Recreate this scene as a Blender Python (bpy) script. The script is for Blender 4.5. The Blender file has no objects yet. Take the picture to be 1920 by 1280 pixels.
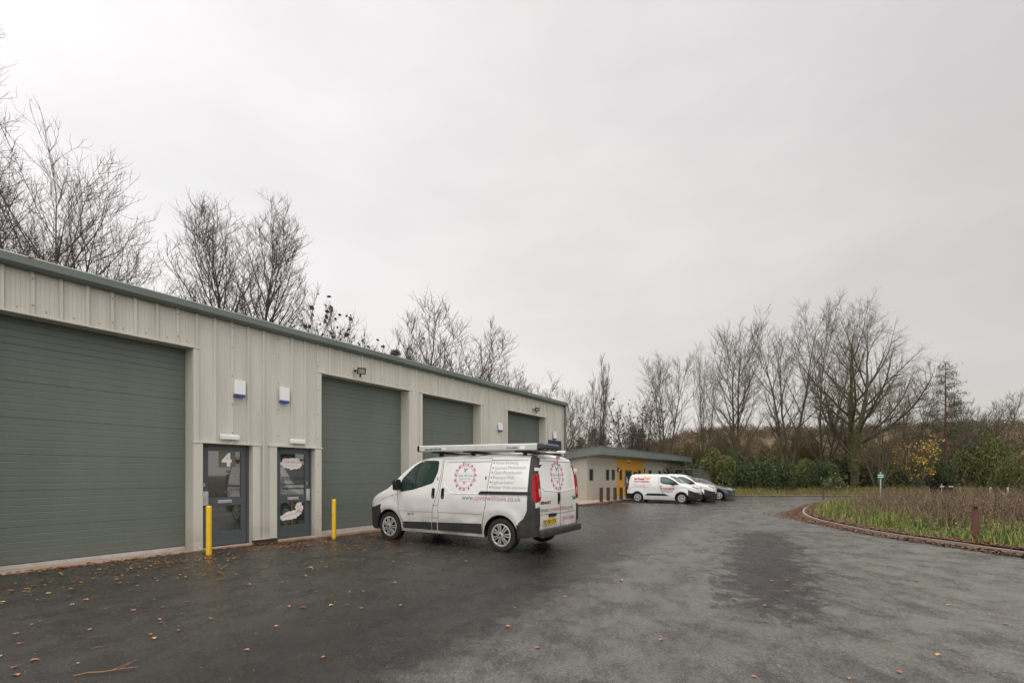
import bpy, bmesh, math, random
import numpy as np
from mathutils import Vector, Matrix, Euler
R = math.radians
SC = bpy.context.scene
COL = SC.collection
# ------------------------------------------------------------------ camera
F, HY, CAMZ = 880.0, 889.0, 1.52
cam = bpy.data.cameras.new('camera'); camo = bpy.data.objects.new('camera', cam); COL.objects.link(camo)
camo.location = (0, 0, CAMZ); camo.rotation_euler = (R(90), 0, 0)
cam.sensor_width = 36; cam.lens = F / 1920 * 36; cam.shift_y = (HY - 640) / 1920
cam.clip_end = 3000; cam.clip_start = 0.05
SC.camera = camo
# ------------------------------------------------------------------ sky and light (overcast)
SUN_EL, SUN_AZ = R(48), R(-60)      # azimuth measured from +Y towards +X
W = bpy.data.worlds.new('World'); SC.world = W; W.use_nodes = True
nt = W.node_tree; nt.nodes.clear()
def N(tree, typ, **kw):
    n = tree.nodes.new(typ)
    for k, v in kw.items():
        if k.startswith('i_'):
            n.inputs[int(k[2:])].default_value = v
        else: setattr(n, k, v)
    return n
out = N(nt, 'ShaderNodeOutputWorld'); bg = N(nt, 'ShaderNodeBackground'); bg2 = N(nt, 'ShaderNodeBackground')
add = N(nt, 'ShaderNodeAddShader')
sky = N(nt, 'ShaderNodeTexSky', sky_type='NISHITA', sun_disc=False)
sky.sun_elevation = SUN_EL; sky.sun_rotation = SUN_AZ
sky.dust_density = 4; sky.ozone_density = 1
nt.links.new(sky.outputs[0], bg2.inputs[0]); bg2.inputs[1].default_value = 0.006
tc = N(nt, 'ShaderNodeTexCoord'); sep = N(nt, 'ShaderNodeSeparateXYZ')
nt.links.new(tc.outputs['Generated'], sep.inputs[0])
# cloud deck: brighter towards the hidden sun (up and to the left), greyer to the right
rx = N(nt, 'ShaderNodeMapRange'); rx.inputs[1].default_value = -0.65; rx.inputs[2].default_value = 0.85
rx.inputs[3].default_value = 0.0; rx.inputs[4].default_value = 1.0
nt.links.new(sep.outputs[0], rx.inputs[0])
cr = N(nt, 'ShaderNodeValToRGB'); e = cr.color_ramp.elements
e[0].position = 0; e[0].color = (0.90, 0.90, 0.915, 1); e[1].position = 1; e[1].color = (0.60, 0.588, 0.585, 1)
m_ = cr.color_ramp.elements.new(0.45); m_.color = (0.835, 0.815, 0.81, 1)
m_ = cr.color_ramp.elements.new(0.78); m_.color = (0.685, 0.672, 0.668, 1)
nt.links.new(rx.outputs[0], cr.inputs[0])
mp = N(nt, 'ShaderNodeMapping'); mp.inputs['Scale'].default_value = (1.2, 1.2, 3.0); nt.links.new(tc.outputs['Generated'], mp.inputs[0])
no = N(nt, 'ShaderNodeTexNoise'); no.inputs['Scale'].default_value = 2.4; no.inputs['Detail'].default_value = 6; no.inputs['Roughness'].default_value = .5
nt.links.new(mp.outputs[0], no.inputs['Vector'])
rn = N(nt, 'ShaderNodeMapRange'); rn.inputs[1].default_value = .3; rn.inputs[2].default_value = .7; rn.inputs[3].default_value = .93; rn.inputs[4].default_value = 1.055
nt.links.new(no.outputs[0], rn.inputs[0])
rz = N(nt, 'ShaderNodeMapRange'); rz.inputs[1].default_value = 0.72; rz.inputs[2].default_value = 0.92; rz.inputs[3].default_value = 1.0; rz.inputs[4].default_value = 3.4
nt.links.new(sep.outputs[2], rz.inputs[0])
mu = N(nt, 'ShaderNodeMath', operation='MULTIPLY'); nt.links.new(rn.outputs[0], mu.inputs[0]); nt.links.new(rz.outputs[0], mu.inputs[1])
wz = N(nt, 'ShaderNodeValToRGB'); we = wz.color_ramp.elements; we[0].position = 0; we[0].color = (1.0, .965, .915, 1); we[1].position = 1; we[1].color = (1.0, .965, .91, 1)
q_ = we.new(.28); q_.color = (1, .985, .965, 1); q_ = we.new(.68); q_.color = (1, .995, 1, 1)
nt.links.new(sep.outputs[2], wz.inputs[0]); wm = N(nt, 'ShaderNodeVectorMath', operation='MULTIPLY'); nt.links.new(cr.outputs[0], wm.inputs[0]); nt.links.new(wz.outputs[0], wm.inputs[1])
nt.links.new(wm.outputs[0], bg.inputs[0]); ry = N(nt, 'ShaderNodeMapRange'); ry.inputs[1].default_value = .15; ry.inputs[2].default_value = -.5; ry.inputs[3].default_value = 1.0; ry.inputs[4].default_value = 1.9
nt.links.new(sep.outputs[1], ry.inputs[0])      # unseen sky overhead and behind the camera, brightened to light the walls
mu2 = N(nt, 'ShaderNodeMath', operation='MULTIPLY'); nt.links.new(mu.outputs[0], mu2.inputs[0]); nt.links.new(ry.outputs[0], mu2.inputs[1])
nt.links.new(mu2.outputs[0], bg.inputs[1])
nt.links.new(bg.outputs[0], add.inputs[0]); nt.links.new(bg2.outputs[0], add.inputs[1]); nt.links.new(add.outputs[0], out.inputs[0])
sun = bpy.data.lights.new('sun', 'SUN'); suno = bpy.data.objects.new('sun', sun); COL.objects.link(suno)
sun.energy = 0.5; sun.angle = R(25); sun.color = (1, .96, .9)
sd = Vector((math.sin(SUN_AZ) * math.cos(SUN_EL), math.cos(SUN_AZ) * math.cos(SUN_EL), math.sin(SUN_EL)))
suno.rotation_euler = sd.to_track_quat('Z', 'Y').to_euler(); suno.location = (0, 0, 60)
SC.view_settings.view_transform = 'Standard'; SC.view_settings.look = 'None'
SC.view_settings.exposure = 0.0; SC.view_settings.gamma = 1
# ------------------------------------------------------------------ ground level and pixel helpers
def gz(y):
    t = min(max(0.0, y - 9.0), 21.0)
    return -0.0138 * t
def X(px, Y): return (px - 960) / F * Y
def onground(px, py):
    Y = 20.0
    for _ in range(30): Y = F * (CAMZ - gz(Y)) / (py - HY)
    return Vector((X(px, Y), Y, gz(Y)))
# ------------------------------------------------------------------ tagging
def tag(o, label=None, cat=None, group=None, kind=None):
    if label: o['label'] = label
    if cat: o['category'] = cat
    if group: o['group'] = group
    if kind: o['kind'] = kind
    return o
def empty(name, loc, rz=0, label=None, cat=None, group=None):
    o = bpy.data.objects.new(name, None); COL.objects.link(o); o.empty_display_size = .2
    o.location = loc; o.rotation_euler = (0, 0, rz)
    return tag(o, label, cat, group)
def copy_tree(o, parent=None):
    c = o.copy(); COL.objects.link(c); c.parent = parent
    for ch in o.children:
        copy_tree(ch, c)
    return c
# ------------------------------------------------------------------ materials
MATS = {}
def pm(name, base, rough=.6, metal=0, var=.12, scale=6, bump=0, bscale=60, spec=.5, coat=0, stretch=(1, 1, 1), dirt=None, dscale=2, island=None, trans=0, alpha=1, rvar=0):
    if name in MATS: return MATS[name]
    m = bpy.data.materials.new(name); m.use_nodes = True; MATS[name] = m
    t = m.node_tree; b = t.nodes['Principled BSDF']
    b.inputs['Roughness'].default_value = rough; b.inputs['Metallic'].default_value = metal
    b.inputs['Specular IOR Level'].default_value = spec
    b.inputs['Coat Weight'].default_value = coat
    b.inputs['Coat Roughness'].default_value = .08
    if alpha < 1: b.inputs['Alpha'].default_value = alpha
    if trans: b.inputs['Transmission Weight'].default_value = trans
    c = N(t, 'ShaderNodeTexCoord'); mpp = N(t, 'ShaderNodeMapping'); mpp.inputs['Scale'].default_value = stretch
    t.links.new(c.outputs['Object'], mpp.inputs[0])
    n = N(t, 'ShaderNodeTexNoise'); n.inputs['Scale'].default_value = scale; n.inputs['Detail'].default_value = 6
    t.links.new(mpp.outputs[0], n.inputs['Vector'])
    mr = N(t, 'ShaderNodeMapRange'); mr.inputs[1].default_value = .3; mr.inputs[2].default_value = .7
    mr.inputs[3].default_value = 1 - var; mr.inputs[4].default_value = 1 + var
    t.links.new(n.outputs[0], mr.inputs[0])
    vm = N(t, 'ShaderNodeVectorMath', operation='SCALE')
    vm.inputs[0].default_value = base[:3]
    t.links.new(mr.outputs[0], vm.inputs['Scale'])
    src = vm.outputs[0]
    if island:      # colours drawn per leaf / blade
        g = N(t, 'ShaderNodeNewGeometry'); r = N(t, 'ShaderNodeValToRGB'); el = r.color_ramp.elements
        el[0].color = (*island[0], 1); el[1].color = (*island[-1], 1)
        for i, cc in enumerate(island[1:-1]):
            q = el.new((i + 1) / (len(island) - 1)); q.color = (*cc, 1)
        t.links.new(g.outputs['Random Per Island'], r.inputs[0])
        v2 = N(t, 'ShaderNodeVectorMath', operation='SCALE'); t.links.new(r.outputs[0], v2.inputs[0]); t.links.new(mr.outputs[0], v2.inputs['Scale']); src = v2.outputs[0]
    if dirt:
        col, amt = dirt
        n2 = N(t, 'ShaderNodeTexNoise'); n2.inputs['Scale'].default_value = dscale; n2.inputs['Detail'].default_value = 8; n2.inputs['Roughness'].default_value = .65
        t.links.new(mpp.outputs[0], n2.inputs['Vector'])
        r2 = N(t, 'ShaderNodeMapRange'); r2.inputs[1].default_value = .42; r2.inputs[2].default_value = .75; r2.inputs[3].default_value = 0; r2.inputs[4].default_value = amt
        t.links.new(n2.outputs[0], r2.inputs[0])
        mx = N(t, 'ShaderNodeMix', data_type='RGBA'); t.links.new(r2.outputs[0], mx.inputs[0]); t.links.new(src, mx.inputs[6]); mx.inputs[7].default_value = (*col, 1); src = mx.outputs[2]
    t.links.new(src, b.inputs['Base Color'])
    if rvar:
        r3 = N(t, 'ShaderNodeMapRange'); r3.inputs[1].default_value = .3; r3.inputs[2].default_value = .7; r3.inputs[3].default_value = rough - rvar; r3.inputs[4].default_value = rough + rvar
        t.links.new(n.outputs[0], r3.inputs[0]); t.links.new(r3.outputs[0], b.inputs['Roughness'])
    if bump:
        nb = N(t, 'ShaderNodeTexNoise'); nb.inputs['Scale'].default_value = bscale; nb.inputs['Detail'].default_value = 4
        t.links.new(mpp.outputs[0], nb.inputs['Vector'])
        bp = N(t, 'ShaderNodeBump'); bp.inputs['Strength'].default_value = bump; bp.inputs['Distance'].default_value = .02
        t.links.new(nb.outputs[0], bp.inputs['Height']); t.links.new(bp.outputs[0], b.inputs['Normal'])
    return m
def groove(m, axis, period, depth, width=.06, dark=.75):
    """fine grooves of the sheet itself: lines across one local axis, as bump"""
    t = m.node_tree; b = t.nodes['Principled BSDF']
    c = N(t, 'ShaderNodeTexCoord'); s = N(t, 'ShaderNodeSeparateXYZ'); t.links.new(c.outputs['Object'], s.inputs[0])
    d = N(t, 'ShaderNodeMath', operation='DIVIDE'); t.links.new(s.outputs[axis], d.inputs[0]); d.inputs[1].default_value = period
    f = N(t, 'ShaderNodeMath', operation='FRACT'); t.links.new(d.outputs[0], f.inputs[0])
    g = N(t, 'ShaderNodeMath', operation='PINGPONG'); t.links.new(f.outputs[0], g.inputs[0]); g.inputs[1].default_value = .5
    r = N(t, 'ShaderNodeMapRange', interpolation_type='SMOOTHSTEP'); r.inputs[1].default_value = 0; r.inputs[2].default_value = width; r.inputs[3].default_value = 0; r.inputs[4].default_value = 1
    t.links.new(g.outputs[0], r.inputs[0])
    bp = N(t, 'ShaderNodeBump'); bp.inputs['Strength'].default_value = 1; bp.inputs['Distance'].default_value = depth
    t.links.new(r.outputs[0], bp.inputs['Height'])
    old = b.inputs['Normal'].links
    if old: t.links.new(old[0].from_socket, bp.inputs['Normal'])
    t.links.new(bp.outputs[0], b.inputs['Normal'])
    return m
clad = groove(pm('clad_sheet', (.575, .56, .49), .42, 0, .035, 2.5, .04, 40, dirt=((.26, .24, .19), .36), dscale=2.0, stretch=(1.6, 1, .12)), 0, .0555, .0032, .16)
cladtrim = pm('clad_trim', (.58, .56, .48), .45, 0, .03, 3, dirt=((.28, .24, .18), .28), dscale=1.5, stretch=(1, 1, .35))
gutterm = pm('gutter_coating', (.135, .165, .145), .38, 0, .06, 3, dirt=((.07, .09, .07), .5), dscale=1.2, stretch=(.6, 1, 1))
doorg = pm('door_steel', (.114, .140, .118), .40, 0, .05, 1.2, .15, 220, dirt=((.16, .18, .16), .35), dscale=1.6, rvar=.08, stretch=(1.5, 1, .3))
frameg = pm('frame_grey', (.073, .087, .092), .38, 0, .04, 4)
glassd = pm('dark_glass', (.035, .04, .035), .03, 0, .05, 3, spec=.5); glassd.node_tree.nodes['Principled BSDF'].inputs['IOR'].default_value = 2.5
vglass = pm('car_glass', (.022, .04, .034), .03, 0, .05, 3, spec=.9)
white_pl = pm('white_plastic', (.78, .78, .78), .35, 0, .02, 8)
blue_pl = pm('blue_plastic', (.02, .05, .30), .3)
black_pl = pm('black_plastic', (.010, .010, .011), .45, 0, .15, 30)
grey_pl = pm('bumper_plastic', (.022, .022, .022), .55, 0, .15, 12, .08, 300, dirt=((.065, .058, .046), .4), dscale=5)
metal = pm('brushed_metal', (.55, .55, .55), .3, .8)
yellow = pm('yellow_bollard_paint', (.80, .50, .01), .4, 0, .04, 5, dirt=((.35, .22, .03), .4), dscale=6)
concrete = pm('concrete', (.21, .19, .155), .8, 0, .15, 8, .3, 60, dirt=((.15, .12, .09), .6), dscale=3)
concrete2 = pm('threshold_concrete', (.36, .27, .21), .7, 0, .2, 6, .2, 60)
brickd = pm('plinth_brick', (.045, .03, .028), .6, 0, .3, 20)
screw_m = pm('screw_head', (.22, .21, .18), .4)
# ------------------------------------------------------------------ mesh builder
class MB:
    def __init__(s): s.v = []; s.f = []; s.m = []; s.mi = 0
    def add(s, vs, fs):
        o = len(s.v); s.v += [tuple(q) for q in vs]
        for f in fs: s.f.append([i + o for i in f]); s.m.append(s.mi)
        return s
    def box(s, x0, x1, y0, y1, z0, z1, T=None):
        vs = [Vector((x, y, z)) for x in (x0, x1) for y in (y0, y1) for z in (z0, z1)]
        if T is not None: vs = [T @ q for q in vs]
        return s.add(vs, [(0, 1, 3, 2), (4, 6, 7, 5), (0, 4, 5, 1), (2, 3, 7, 6), (0, 2, 6, 4), (1, 5, 7, 3)])
    def cyl(s, p0, p1, r0, r1=None, n=16, cap=True):
        r1 = r0 if r1 is None else r1; p0 = Vector(p0); p1 = Vector(p1)
        q = (p1 - p0).to_track_quat('Z', 'Y'); vs = []
        for p, r in ((p0, r0), (p1, r1)):
            for i in range(n):
                a = 2 * math.pi * i / n; vs.append(p + q @ Vector((r * math.cos(a), r * math.sin(a), 0)))
        fs = [(i, (i + 1) % n, n + (i + 1) % n, n + i) for i in range(n)]
        if cap: fs += [tuple(range(n))[::-1], tuple(range(n, 2 * n))]
        return s.add(vs, fs)
    def tube(s, pts, r, n=8):
        pts = [Vector(p) for p in pts]; rr = r if isinstance(r, (list, tuple)) else [r] * len(pts); vs = []
        for i, p in enumerate(pts):
            d = pts[min(i + 1, len(pts) - 1)] - pts[max(i - 1, 0)]; q = d.to_track_quat('Z', 'Y')
            for k in range(n):
                a = 2 * math.pi * k / n; vs.append(p + q @ Vector((rr[i] * math.cos(a), rr[i] * math.sin(a), 0)))
        fs = [(i * n + k, i * n + (k + 1) % n, (i + 1) * n + (k + 1) % n, (i + 1) * n + k) for i in range(len(pts) - 1) for k in range(n)]
        fs += [tuple(range(n))[::-1], tuple(range((len(pts) - 1) * n, len(pts) * n))]
        return s.add(vs, fs)
    def prism(s, poly, fn0, fn1):
        """poly of 2D points, fn0/fn1 give the two caps"""
        n = len(poly); vs = [fn0(*p) for p in poly] + [fn1(*p) for p in poly]
        return s.add(vs, [tuple(range(n)), tuple(range(2 * n - 1, n - 1, -1))] + [(i, n + i, n + (i + 1) % n, (i + 1) % n) for i in range(n)])
    def lathe(s, prof, T, n=32):
        vs = [];
        for (r, h) in prof:
            for k in range(n):
                a = 2 * math.pi * k / n; vs.append(T @ Vector((r * math.cos(a), r * math.sin(a), h)))
        fs = [(i * n + k, i * n + (k + 1) % n, (i + 1) * n + (k + 1) % n, (i + 1) * n + k) for i in range(len(prof) - 1) for k in range(n)]
        return s.add(vs, fs)
    def build(s, name, mats, parent=None, smooth=None, bevel=0, loc=None):
        me = bpy.data.meshes.new(name); me.from_pydata(s.v, [], s.f)
        if not isinstance(mats, (list, tuple)): mats = [mats]
        for m in mats: me.materials.append(m)
        if len(mats) > 1: me.polygons.foreach_set('material_index', s.m)
        bm = bmesh.new(); bm.from_mesh(me)
        if bevel:
            bmesh.ops.remove_doubles(bm, verts=bm.verts, dist=1e-5)
            ed = [e_ for e_ in bm.edges if len(e_.link_faces) == 2 and e_.calc_face_angle(0) > .6]
            bmesh.ops.bevel(bm, geom=ed, offset=bevel, segments=2, affect='EDGES', profile=.6)
        bmesh.ops.recalc_face_normals(bm, faces=bm.faces)
        bm.to_mesh(me); bm.free()
        if smooth is not None:
            me.polygons.foreach_set('use_smooth', [True] * len(me.polygons)); me.set_sharp_from_angle(angle=R(smooth))
        me.update()
        o = bpy.data.objects.new(name, me); COL.objects.link(o); o.parent = parent
        if loc is not None: o.location = loc
        return o
def npmesh(name, verts, faces, mat, parent=None, smooth=False, midx=None):
    """fast mesh: verts (n,3), faces (m,k) numpy"""
    me = bpy.data.meshes.new(name); verts = np.asarray(verts, np.float32); faces = np.asarray(faces, np.int32)
    me.vertices.add(len(verts)); me.vertices.foreach_set('co', verts.ravel())
    k = faces.shape[1]; me.loops.add(faces.size); me.loops.foreach_set('vertex_index', faces.ravel())
    me.polygons.add(len(faces)); me.polygons.foreach_set('loop_start', np.arange(0, faces.size, k, dtype=np.int32))
    try: me.polygons.foreach_set('loop_total', np.full(len(faces), k, np.int32))
    except Exception: pass
    for m in (mat if isinstance(mat, (list, tuple)) else [mat]): me.materials.append(m)
    if midx is not None: me.polygons.foreach_set('material_index', np.asarray(midx, np.int32))
    if smooth: me.polygons.foreach_set('use_smooth', np.ones(len(faces), bool))
    me.update(calc_edges=True); me.validate()
    o = bpy.data.objects.new(name, me); COL.objects.link(o); o.parent = parent
    return o
def text2d(s, size=1, bold=0, shear=0, spacing=1, align='LEFT'):
    cu = bpy.data.curves.new('lettering', 'FONT'); cu.body = s; cu.size = size; cu.offset = bold; cu.shear = shear
    cu.space_character = spacing; cu.align_x = align; cu.resolution_u = 3; cu.fill_mode = 'FRONT'
    o = bpy.data.objects.new('lettering', cu); COL.objects.link(o)
    bpy.context.view_layer.update()
    me = bpy.data.meshes.new_from_object(o.evaluated_get(bpy.context.evaluated_depsgraph_get()))
    vs = [(v.co.x, v.co.y) for v in me.vertices]; fs = [list(p.vertices) for p in me.polygons]
    bpy.data.objects.remove(o); bpy.data.curves.remove(cu); bpy.data.meshes.remove(me)
    return vs, fs
def lettering(name, s, size, fn, mat, parent, width=None, **kw):
    """text mapped by fn(u,v) on to a surface; width fits it to a length"""
    vs, fs = text2d(s, size, **kw)
    if width:
        a = min(v[0] for v in vs); b = max(v[0] for v in vs); k = width / (b - a); vs = [((v[0] - a) * k, v[1]) for v in vs]
    mb = MB(); mb.add([fn(*v) for v in vs], fs)
    return mb.build(name, mat, parent)
random.seed(3); rng = np.random.default_rng(7)
# ------------------------------------------------------------------ ground, yard, kerbs
WD = Vector((.5634, .8262, 0)); WN = Vector((.8262, -.5634, 0))      # along the unit front, and out from it
P0 = Vector((-7.83, 7.18, 0)); WROT = math.atan2(.8262, .5634)
def asphalt_mat():
    m = bpy.data.materials.new('wet_asphalt'); m.use_nodes = True; t = m.node_tree; b = t.nodes['Principled BSDF']; L = t.links.new
    tc = N(t, 'ShaderNodeTexCoord')
    def noise(sc, det=6, rough=.6, stretch=(1, 1, 1), rot=0):
        mp = N(t, 'ShaderNodeMapping'); mp.inputs['Scale'].default_value = stretch; mp.inputs['Rotation'].default_value = (0, 0, rot); L(tc.outputs['Object'], mp.inputs[0])
        n = N(t, 'ShaderNodeTexNoise'); n.inputs['Scale'].default_value = sc; n.inputs['Detail'].default_value = det; n.inputs['Roughness'].default_value = rough
        L(mp.outputs[0], n.inputs['Vector']); return n.outputs[0]
    def mth(op, a, c, cl=False):
        k = N(t, 'ShaderNodeMath', operation=op, use_clamp=cl)
        for i, q in enumerate((a, c)):
            if isinstance(q, (int, float)): k.inputs[i].default_value = q
            else: L(q, k.inputs[i])
        return k.outputs[0]
    def ramp(x, pts):
        k = N(t, 'ShaderNodeValToRGB'); el = k.color_ramp.elements; el[0].position = pts[0][0]; el[0].color = (pts[0][1],) * 3 + (1,)
        el[1].position = pts[-1][0]; el[1].color = (pts[-1][1],) * 3 + (1,)
        for p, v in pts[1:-1]: q = el.new(p); q.color = (v, v, v, 1)
        L(x, k.inputs[0]); return k.outputs[0]
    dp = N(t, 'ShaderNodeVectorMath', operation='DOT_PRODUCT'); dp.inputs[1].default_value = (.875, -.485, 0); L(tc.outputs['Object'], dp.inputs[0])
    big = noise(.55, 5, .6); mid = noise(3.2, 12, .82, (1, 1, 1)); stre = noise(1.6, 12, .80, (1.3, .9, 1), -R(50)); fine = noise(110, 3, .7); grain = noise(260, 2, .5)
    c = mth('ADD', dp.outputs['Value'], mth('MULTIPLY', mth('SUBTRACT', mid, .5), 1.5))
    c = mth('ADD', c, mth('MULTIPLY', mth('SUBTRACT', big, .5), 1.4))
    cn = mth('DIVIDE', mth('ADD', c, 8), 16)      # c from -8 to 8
    wear_reflect = ramp(cn, [(0, .25), (.20, .18), (.28, .05), (.335, .12), (.375, .66), (.44, .72), (.52, .74), (.62, .85), (.7, .75), (1, .8)])  # dark unit side paints in the unit's reflection; pale side is worn tarmac
    # one darker, still wet strip in the middle of the yard
    mid2 = noise(1.9, 12, .85, (1.7, 1, 1), .6)
    def lin(px_, py_, k_): 
        d_ = N(t, 'ShaderNodeVectorMath', operation='DOT_PRODUCT'); d_.inputs[1].default_value = (px_, py_, 0); L(tc.outputs['Object'], d_.inputs[0]); return mth('ADD', d_.outputs['Value'], k_)
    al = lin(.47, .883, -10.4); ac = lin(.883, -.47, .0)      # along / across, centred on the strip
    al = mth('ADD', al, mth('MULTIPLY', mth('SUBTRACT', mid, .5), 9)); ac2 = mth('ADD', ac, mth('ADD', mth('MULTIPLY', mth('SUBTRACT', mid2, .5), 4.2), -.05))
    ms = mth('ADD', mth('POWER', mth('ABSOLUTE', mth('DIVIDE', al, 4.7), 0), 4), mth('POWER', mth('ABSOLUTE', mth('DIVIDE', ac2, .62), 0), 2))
    ms = ramp(mth('DIVIDE', ms, 3), [(.22, 0), (.45, 1)]); wear_reflect = mth('MULTIPLY', wear_reflect, mth('ADD', mth('MULTIPLY', ms, .85), .15))
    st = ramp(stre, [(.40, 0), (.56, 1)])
    dry = mth('MULTIPLY', wear_reflect, mth('ADD', mth('MULTIPLY', st, .75), .3), True)  # worn dry tone, together with the reflection painted by the ramp
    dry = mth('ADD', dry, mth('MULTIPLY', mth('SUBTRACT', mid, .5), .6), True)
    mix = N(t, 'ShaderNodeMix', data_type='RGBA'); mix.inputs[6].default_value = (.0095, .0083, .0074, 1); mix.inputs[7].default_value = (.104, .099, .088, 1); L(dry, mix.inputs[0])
    sp = ramp(fine, [(.36, .35), (.5, .9), (.62, 2.3)])
    coarse = noise(34, 5, .85); sp2 = ramp(coarse, [(.35, .42), (.5, 1.0), (.64, 1.9)]); vs2 = N(t, 'ShaderNodeVectorMath', operation='MULTIPLY'); L(sp, vs2.inputs[0]); L(sp2, vs2.inputs[1]); sp = vs2.outputs[0]
    vm = N(t, 'ShaderNodeVectorMath', operation='MULTIPLY'); L(mix.outputs[2], vm.inputs[0]); L(sp, vm.inputs[1]); L(vm.outputs[0], b.inputs['Base Color'])
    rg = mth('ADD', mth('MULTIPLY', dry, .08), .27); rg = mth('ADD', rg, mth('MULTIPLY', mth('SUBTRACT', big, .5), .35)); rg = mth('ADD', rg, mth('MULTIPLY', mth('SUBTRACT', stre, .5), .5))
    L(rg, b.inputs['Roughness']); L(mth('ADD', mth('MULTIPLY', wear_reflect, .40), .27), b.inputs['Specular IOR Level'])
    h = mth('ADD', mth('MULTIPLY', fine, .6), mth('MULTIPLY', grain, .3)); h = mth('ADD', h, mth('MULTIPLY', coarse, .5))
    bp = N(t, 'ShaderNodeBump'); bp.inputs['Strength'].default_value = .8; bp.inputs['Distance'].default_value = .01; L(h, bp.inputs['Height']); L(bp.outputs[0], b.inputs['Normal'])
    return m
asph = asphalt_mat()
ys = [-30, -20, -10, -4, 0, 4, 6, 8, 9, 10, 12, 14, 17, 20, 23, 26, 29, 30, 33, 36, 39.6]
xs = [-40, -20, -10, -5, 0, 5, 10, 20, 40, 80]
vs = [(x, y, gz(y)) for y in ys for x in xs]; n = len(xs)
fs = [(j * n + i, j * n + i + 1, (j + 1) * n + i + 1, (j + 1) * n + i) for j in range(len(ys) - 1) for i in range(n - 1)]
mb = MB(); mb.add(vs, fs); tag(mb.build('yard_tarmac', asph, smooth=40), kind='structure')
# terrain
grassm = pm('rough_grass', (.055, .062, .022), .9, 0, .4, .8, .6, 12, dirt=((.10, .065, .035), .8), dscale=.5)
def hill_h(x, y):
    px = 960 + F * x / max(y, 1); el = np.interp(px, [-2000, 400, 1000, 1180, 1300, 1400, 1560, 1700, 1920, 3000], [.05, .045, .040, .046, .088, .096, .089, .091, .100, .06])
    d = math.hypot(x, y); t = min(max((d - 110) / 300, 0), 1); t = t * t * (3 - 2 * t) if d < 410 else 1
    return t * (el * min(y, 410) + 1.5) + 2.0 * t * math.sin(x * .03) * math.cos(y * .021) - (0 if d < 430 else (d - 430) * .12)
gy = [-200, -60, -30, -10, 0, 9, 16, 23, 30, 39, 39.5, 42, 48, 55, 65, 80, 100, 130]; gx = [-600, -200, -80, -40, -20, -10, 0, 5, 10, 20, 30, 40, 60, 80, 120, 250, 600]
def ground_z(x, y):
    if y < 39.3: return gz(y) - .06
    return -.29 + .09 + max(0, y - 42) * .012
vs = [(x, y, ground_z(x, y)) for y in gy for x in gx]; n = len(gx)
fs = [(j * n + i, j * n + i + 1, (j + 1) * n + i + 1, (j + 1) * n + i) for j in range(len(gy) - 1) for i in range(n - 1)]
mb = MB(); mb.add(vs, fs); tag(mb.build('ground', grassm, smooth=40), kind='structure')
hillm = pm('hillside', (.085, .05, .026), .95, 0, .35, .03, 0, dirt=((.06, .05, .02), .9), dscale=.02)
hx = np.linspace(-700, 900, 90); hy = np.linspace(100, 900, 60)
vs = [(x, y, .3 + hill_h(x, y)) for y in hy for x in hx]; n = len(hx)
fs = [(j * n + i, j * n + i + 1, (j + 1) * n + i + 1, (j + 1) * n + i) for j in range(len(hy) - 1) for i in range(n - 1)]
mb = MB(); mb.add(vs, fs); tag(mb.build('hill', hillm, smooth=60), kind='structure')
# planted island on the right, raised behind its kerb
soilm = pm('verge_soil', (.045, .034, .022), .95, 0, .4, 5, .6, 30, dirt=((.05, .06, .018), .8), dscale=1.2)
KL = [(10.2, -14), (9.95, -4), (9.75, 3), (9.62, 8.86), (9.53, 11.3), (9.62, 12.6), (9.95, 14.0), (10.6, 16.4), (11.9, 19.2), (14.2, 22.8), (17.6, 27.4), (20.6, 30.6), (23.5, 32.6), (27, 33.6), (32, 34), (80, 34)]
def smooth_line(pts, k=3):
    pts = [Vector(p) for p in pts]
    for _ in range(k):
        q = [pts[0]]
        for a, b_ in zip(pts[:-1], pts[1:]): q += [a.lerp(b_, .25), a.lerp(b_, .75)]
        q.append(pts[-1]); pts = q
    return pts
KP = smooth_line(KL)
poly = KP + [Vector((80, -14))]
bm = bmesh.new(); f = bm.faces.new([bm.verts.new((p.x, p.y, 0)) for p in poly]); bmesh.ops.triangulate(bm, faces=[f])
for yy in range(-12, 34, 2):
    bmesh.ops.bisect_plane(bm, geom=bm.verts[:] + bm.edges[:] + bm.faces[:], plane_co=(0, yy, 0), plane_no=(0, 1, 0))
for v in bm.verts: v.co.z = gz(v.co.y) + .07
me = bpy.data.meshes.new('verge'); bm.to_mesh(me); bm.free(); me.materials.append(soilm)
o = bpy.data.objects.new('verge', me); COL.objects.link(o); tag(o, kind='structure')
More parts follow.
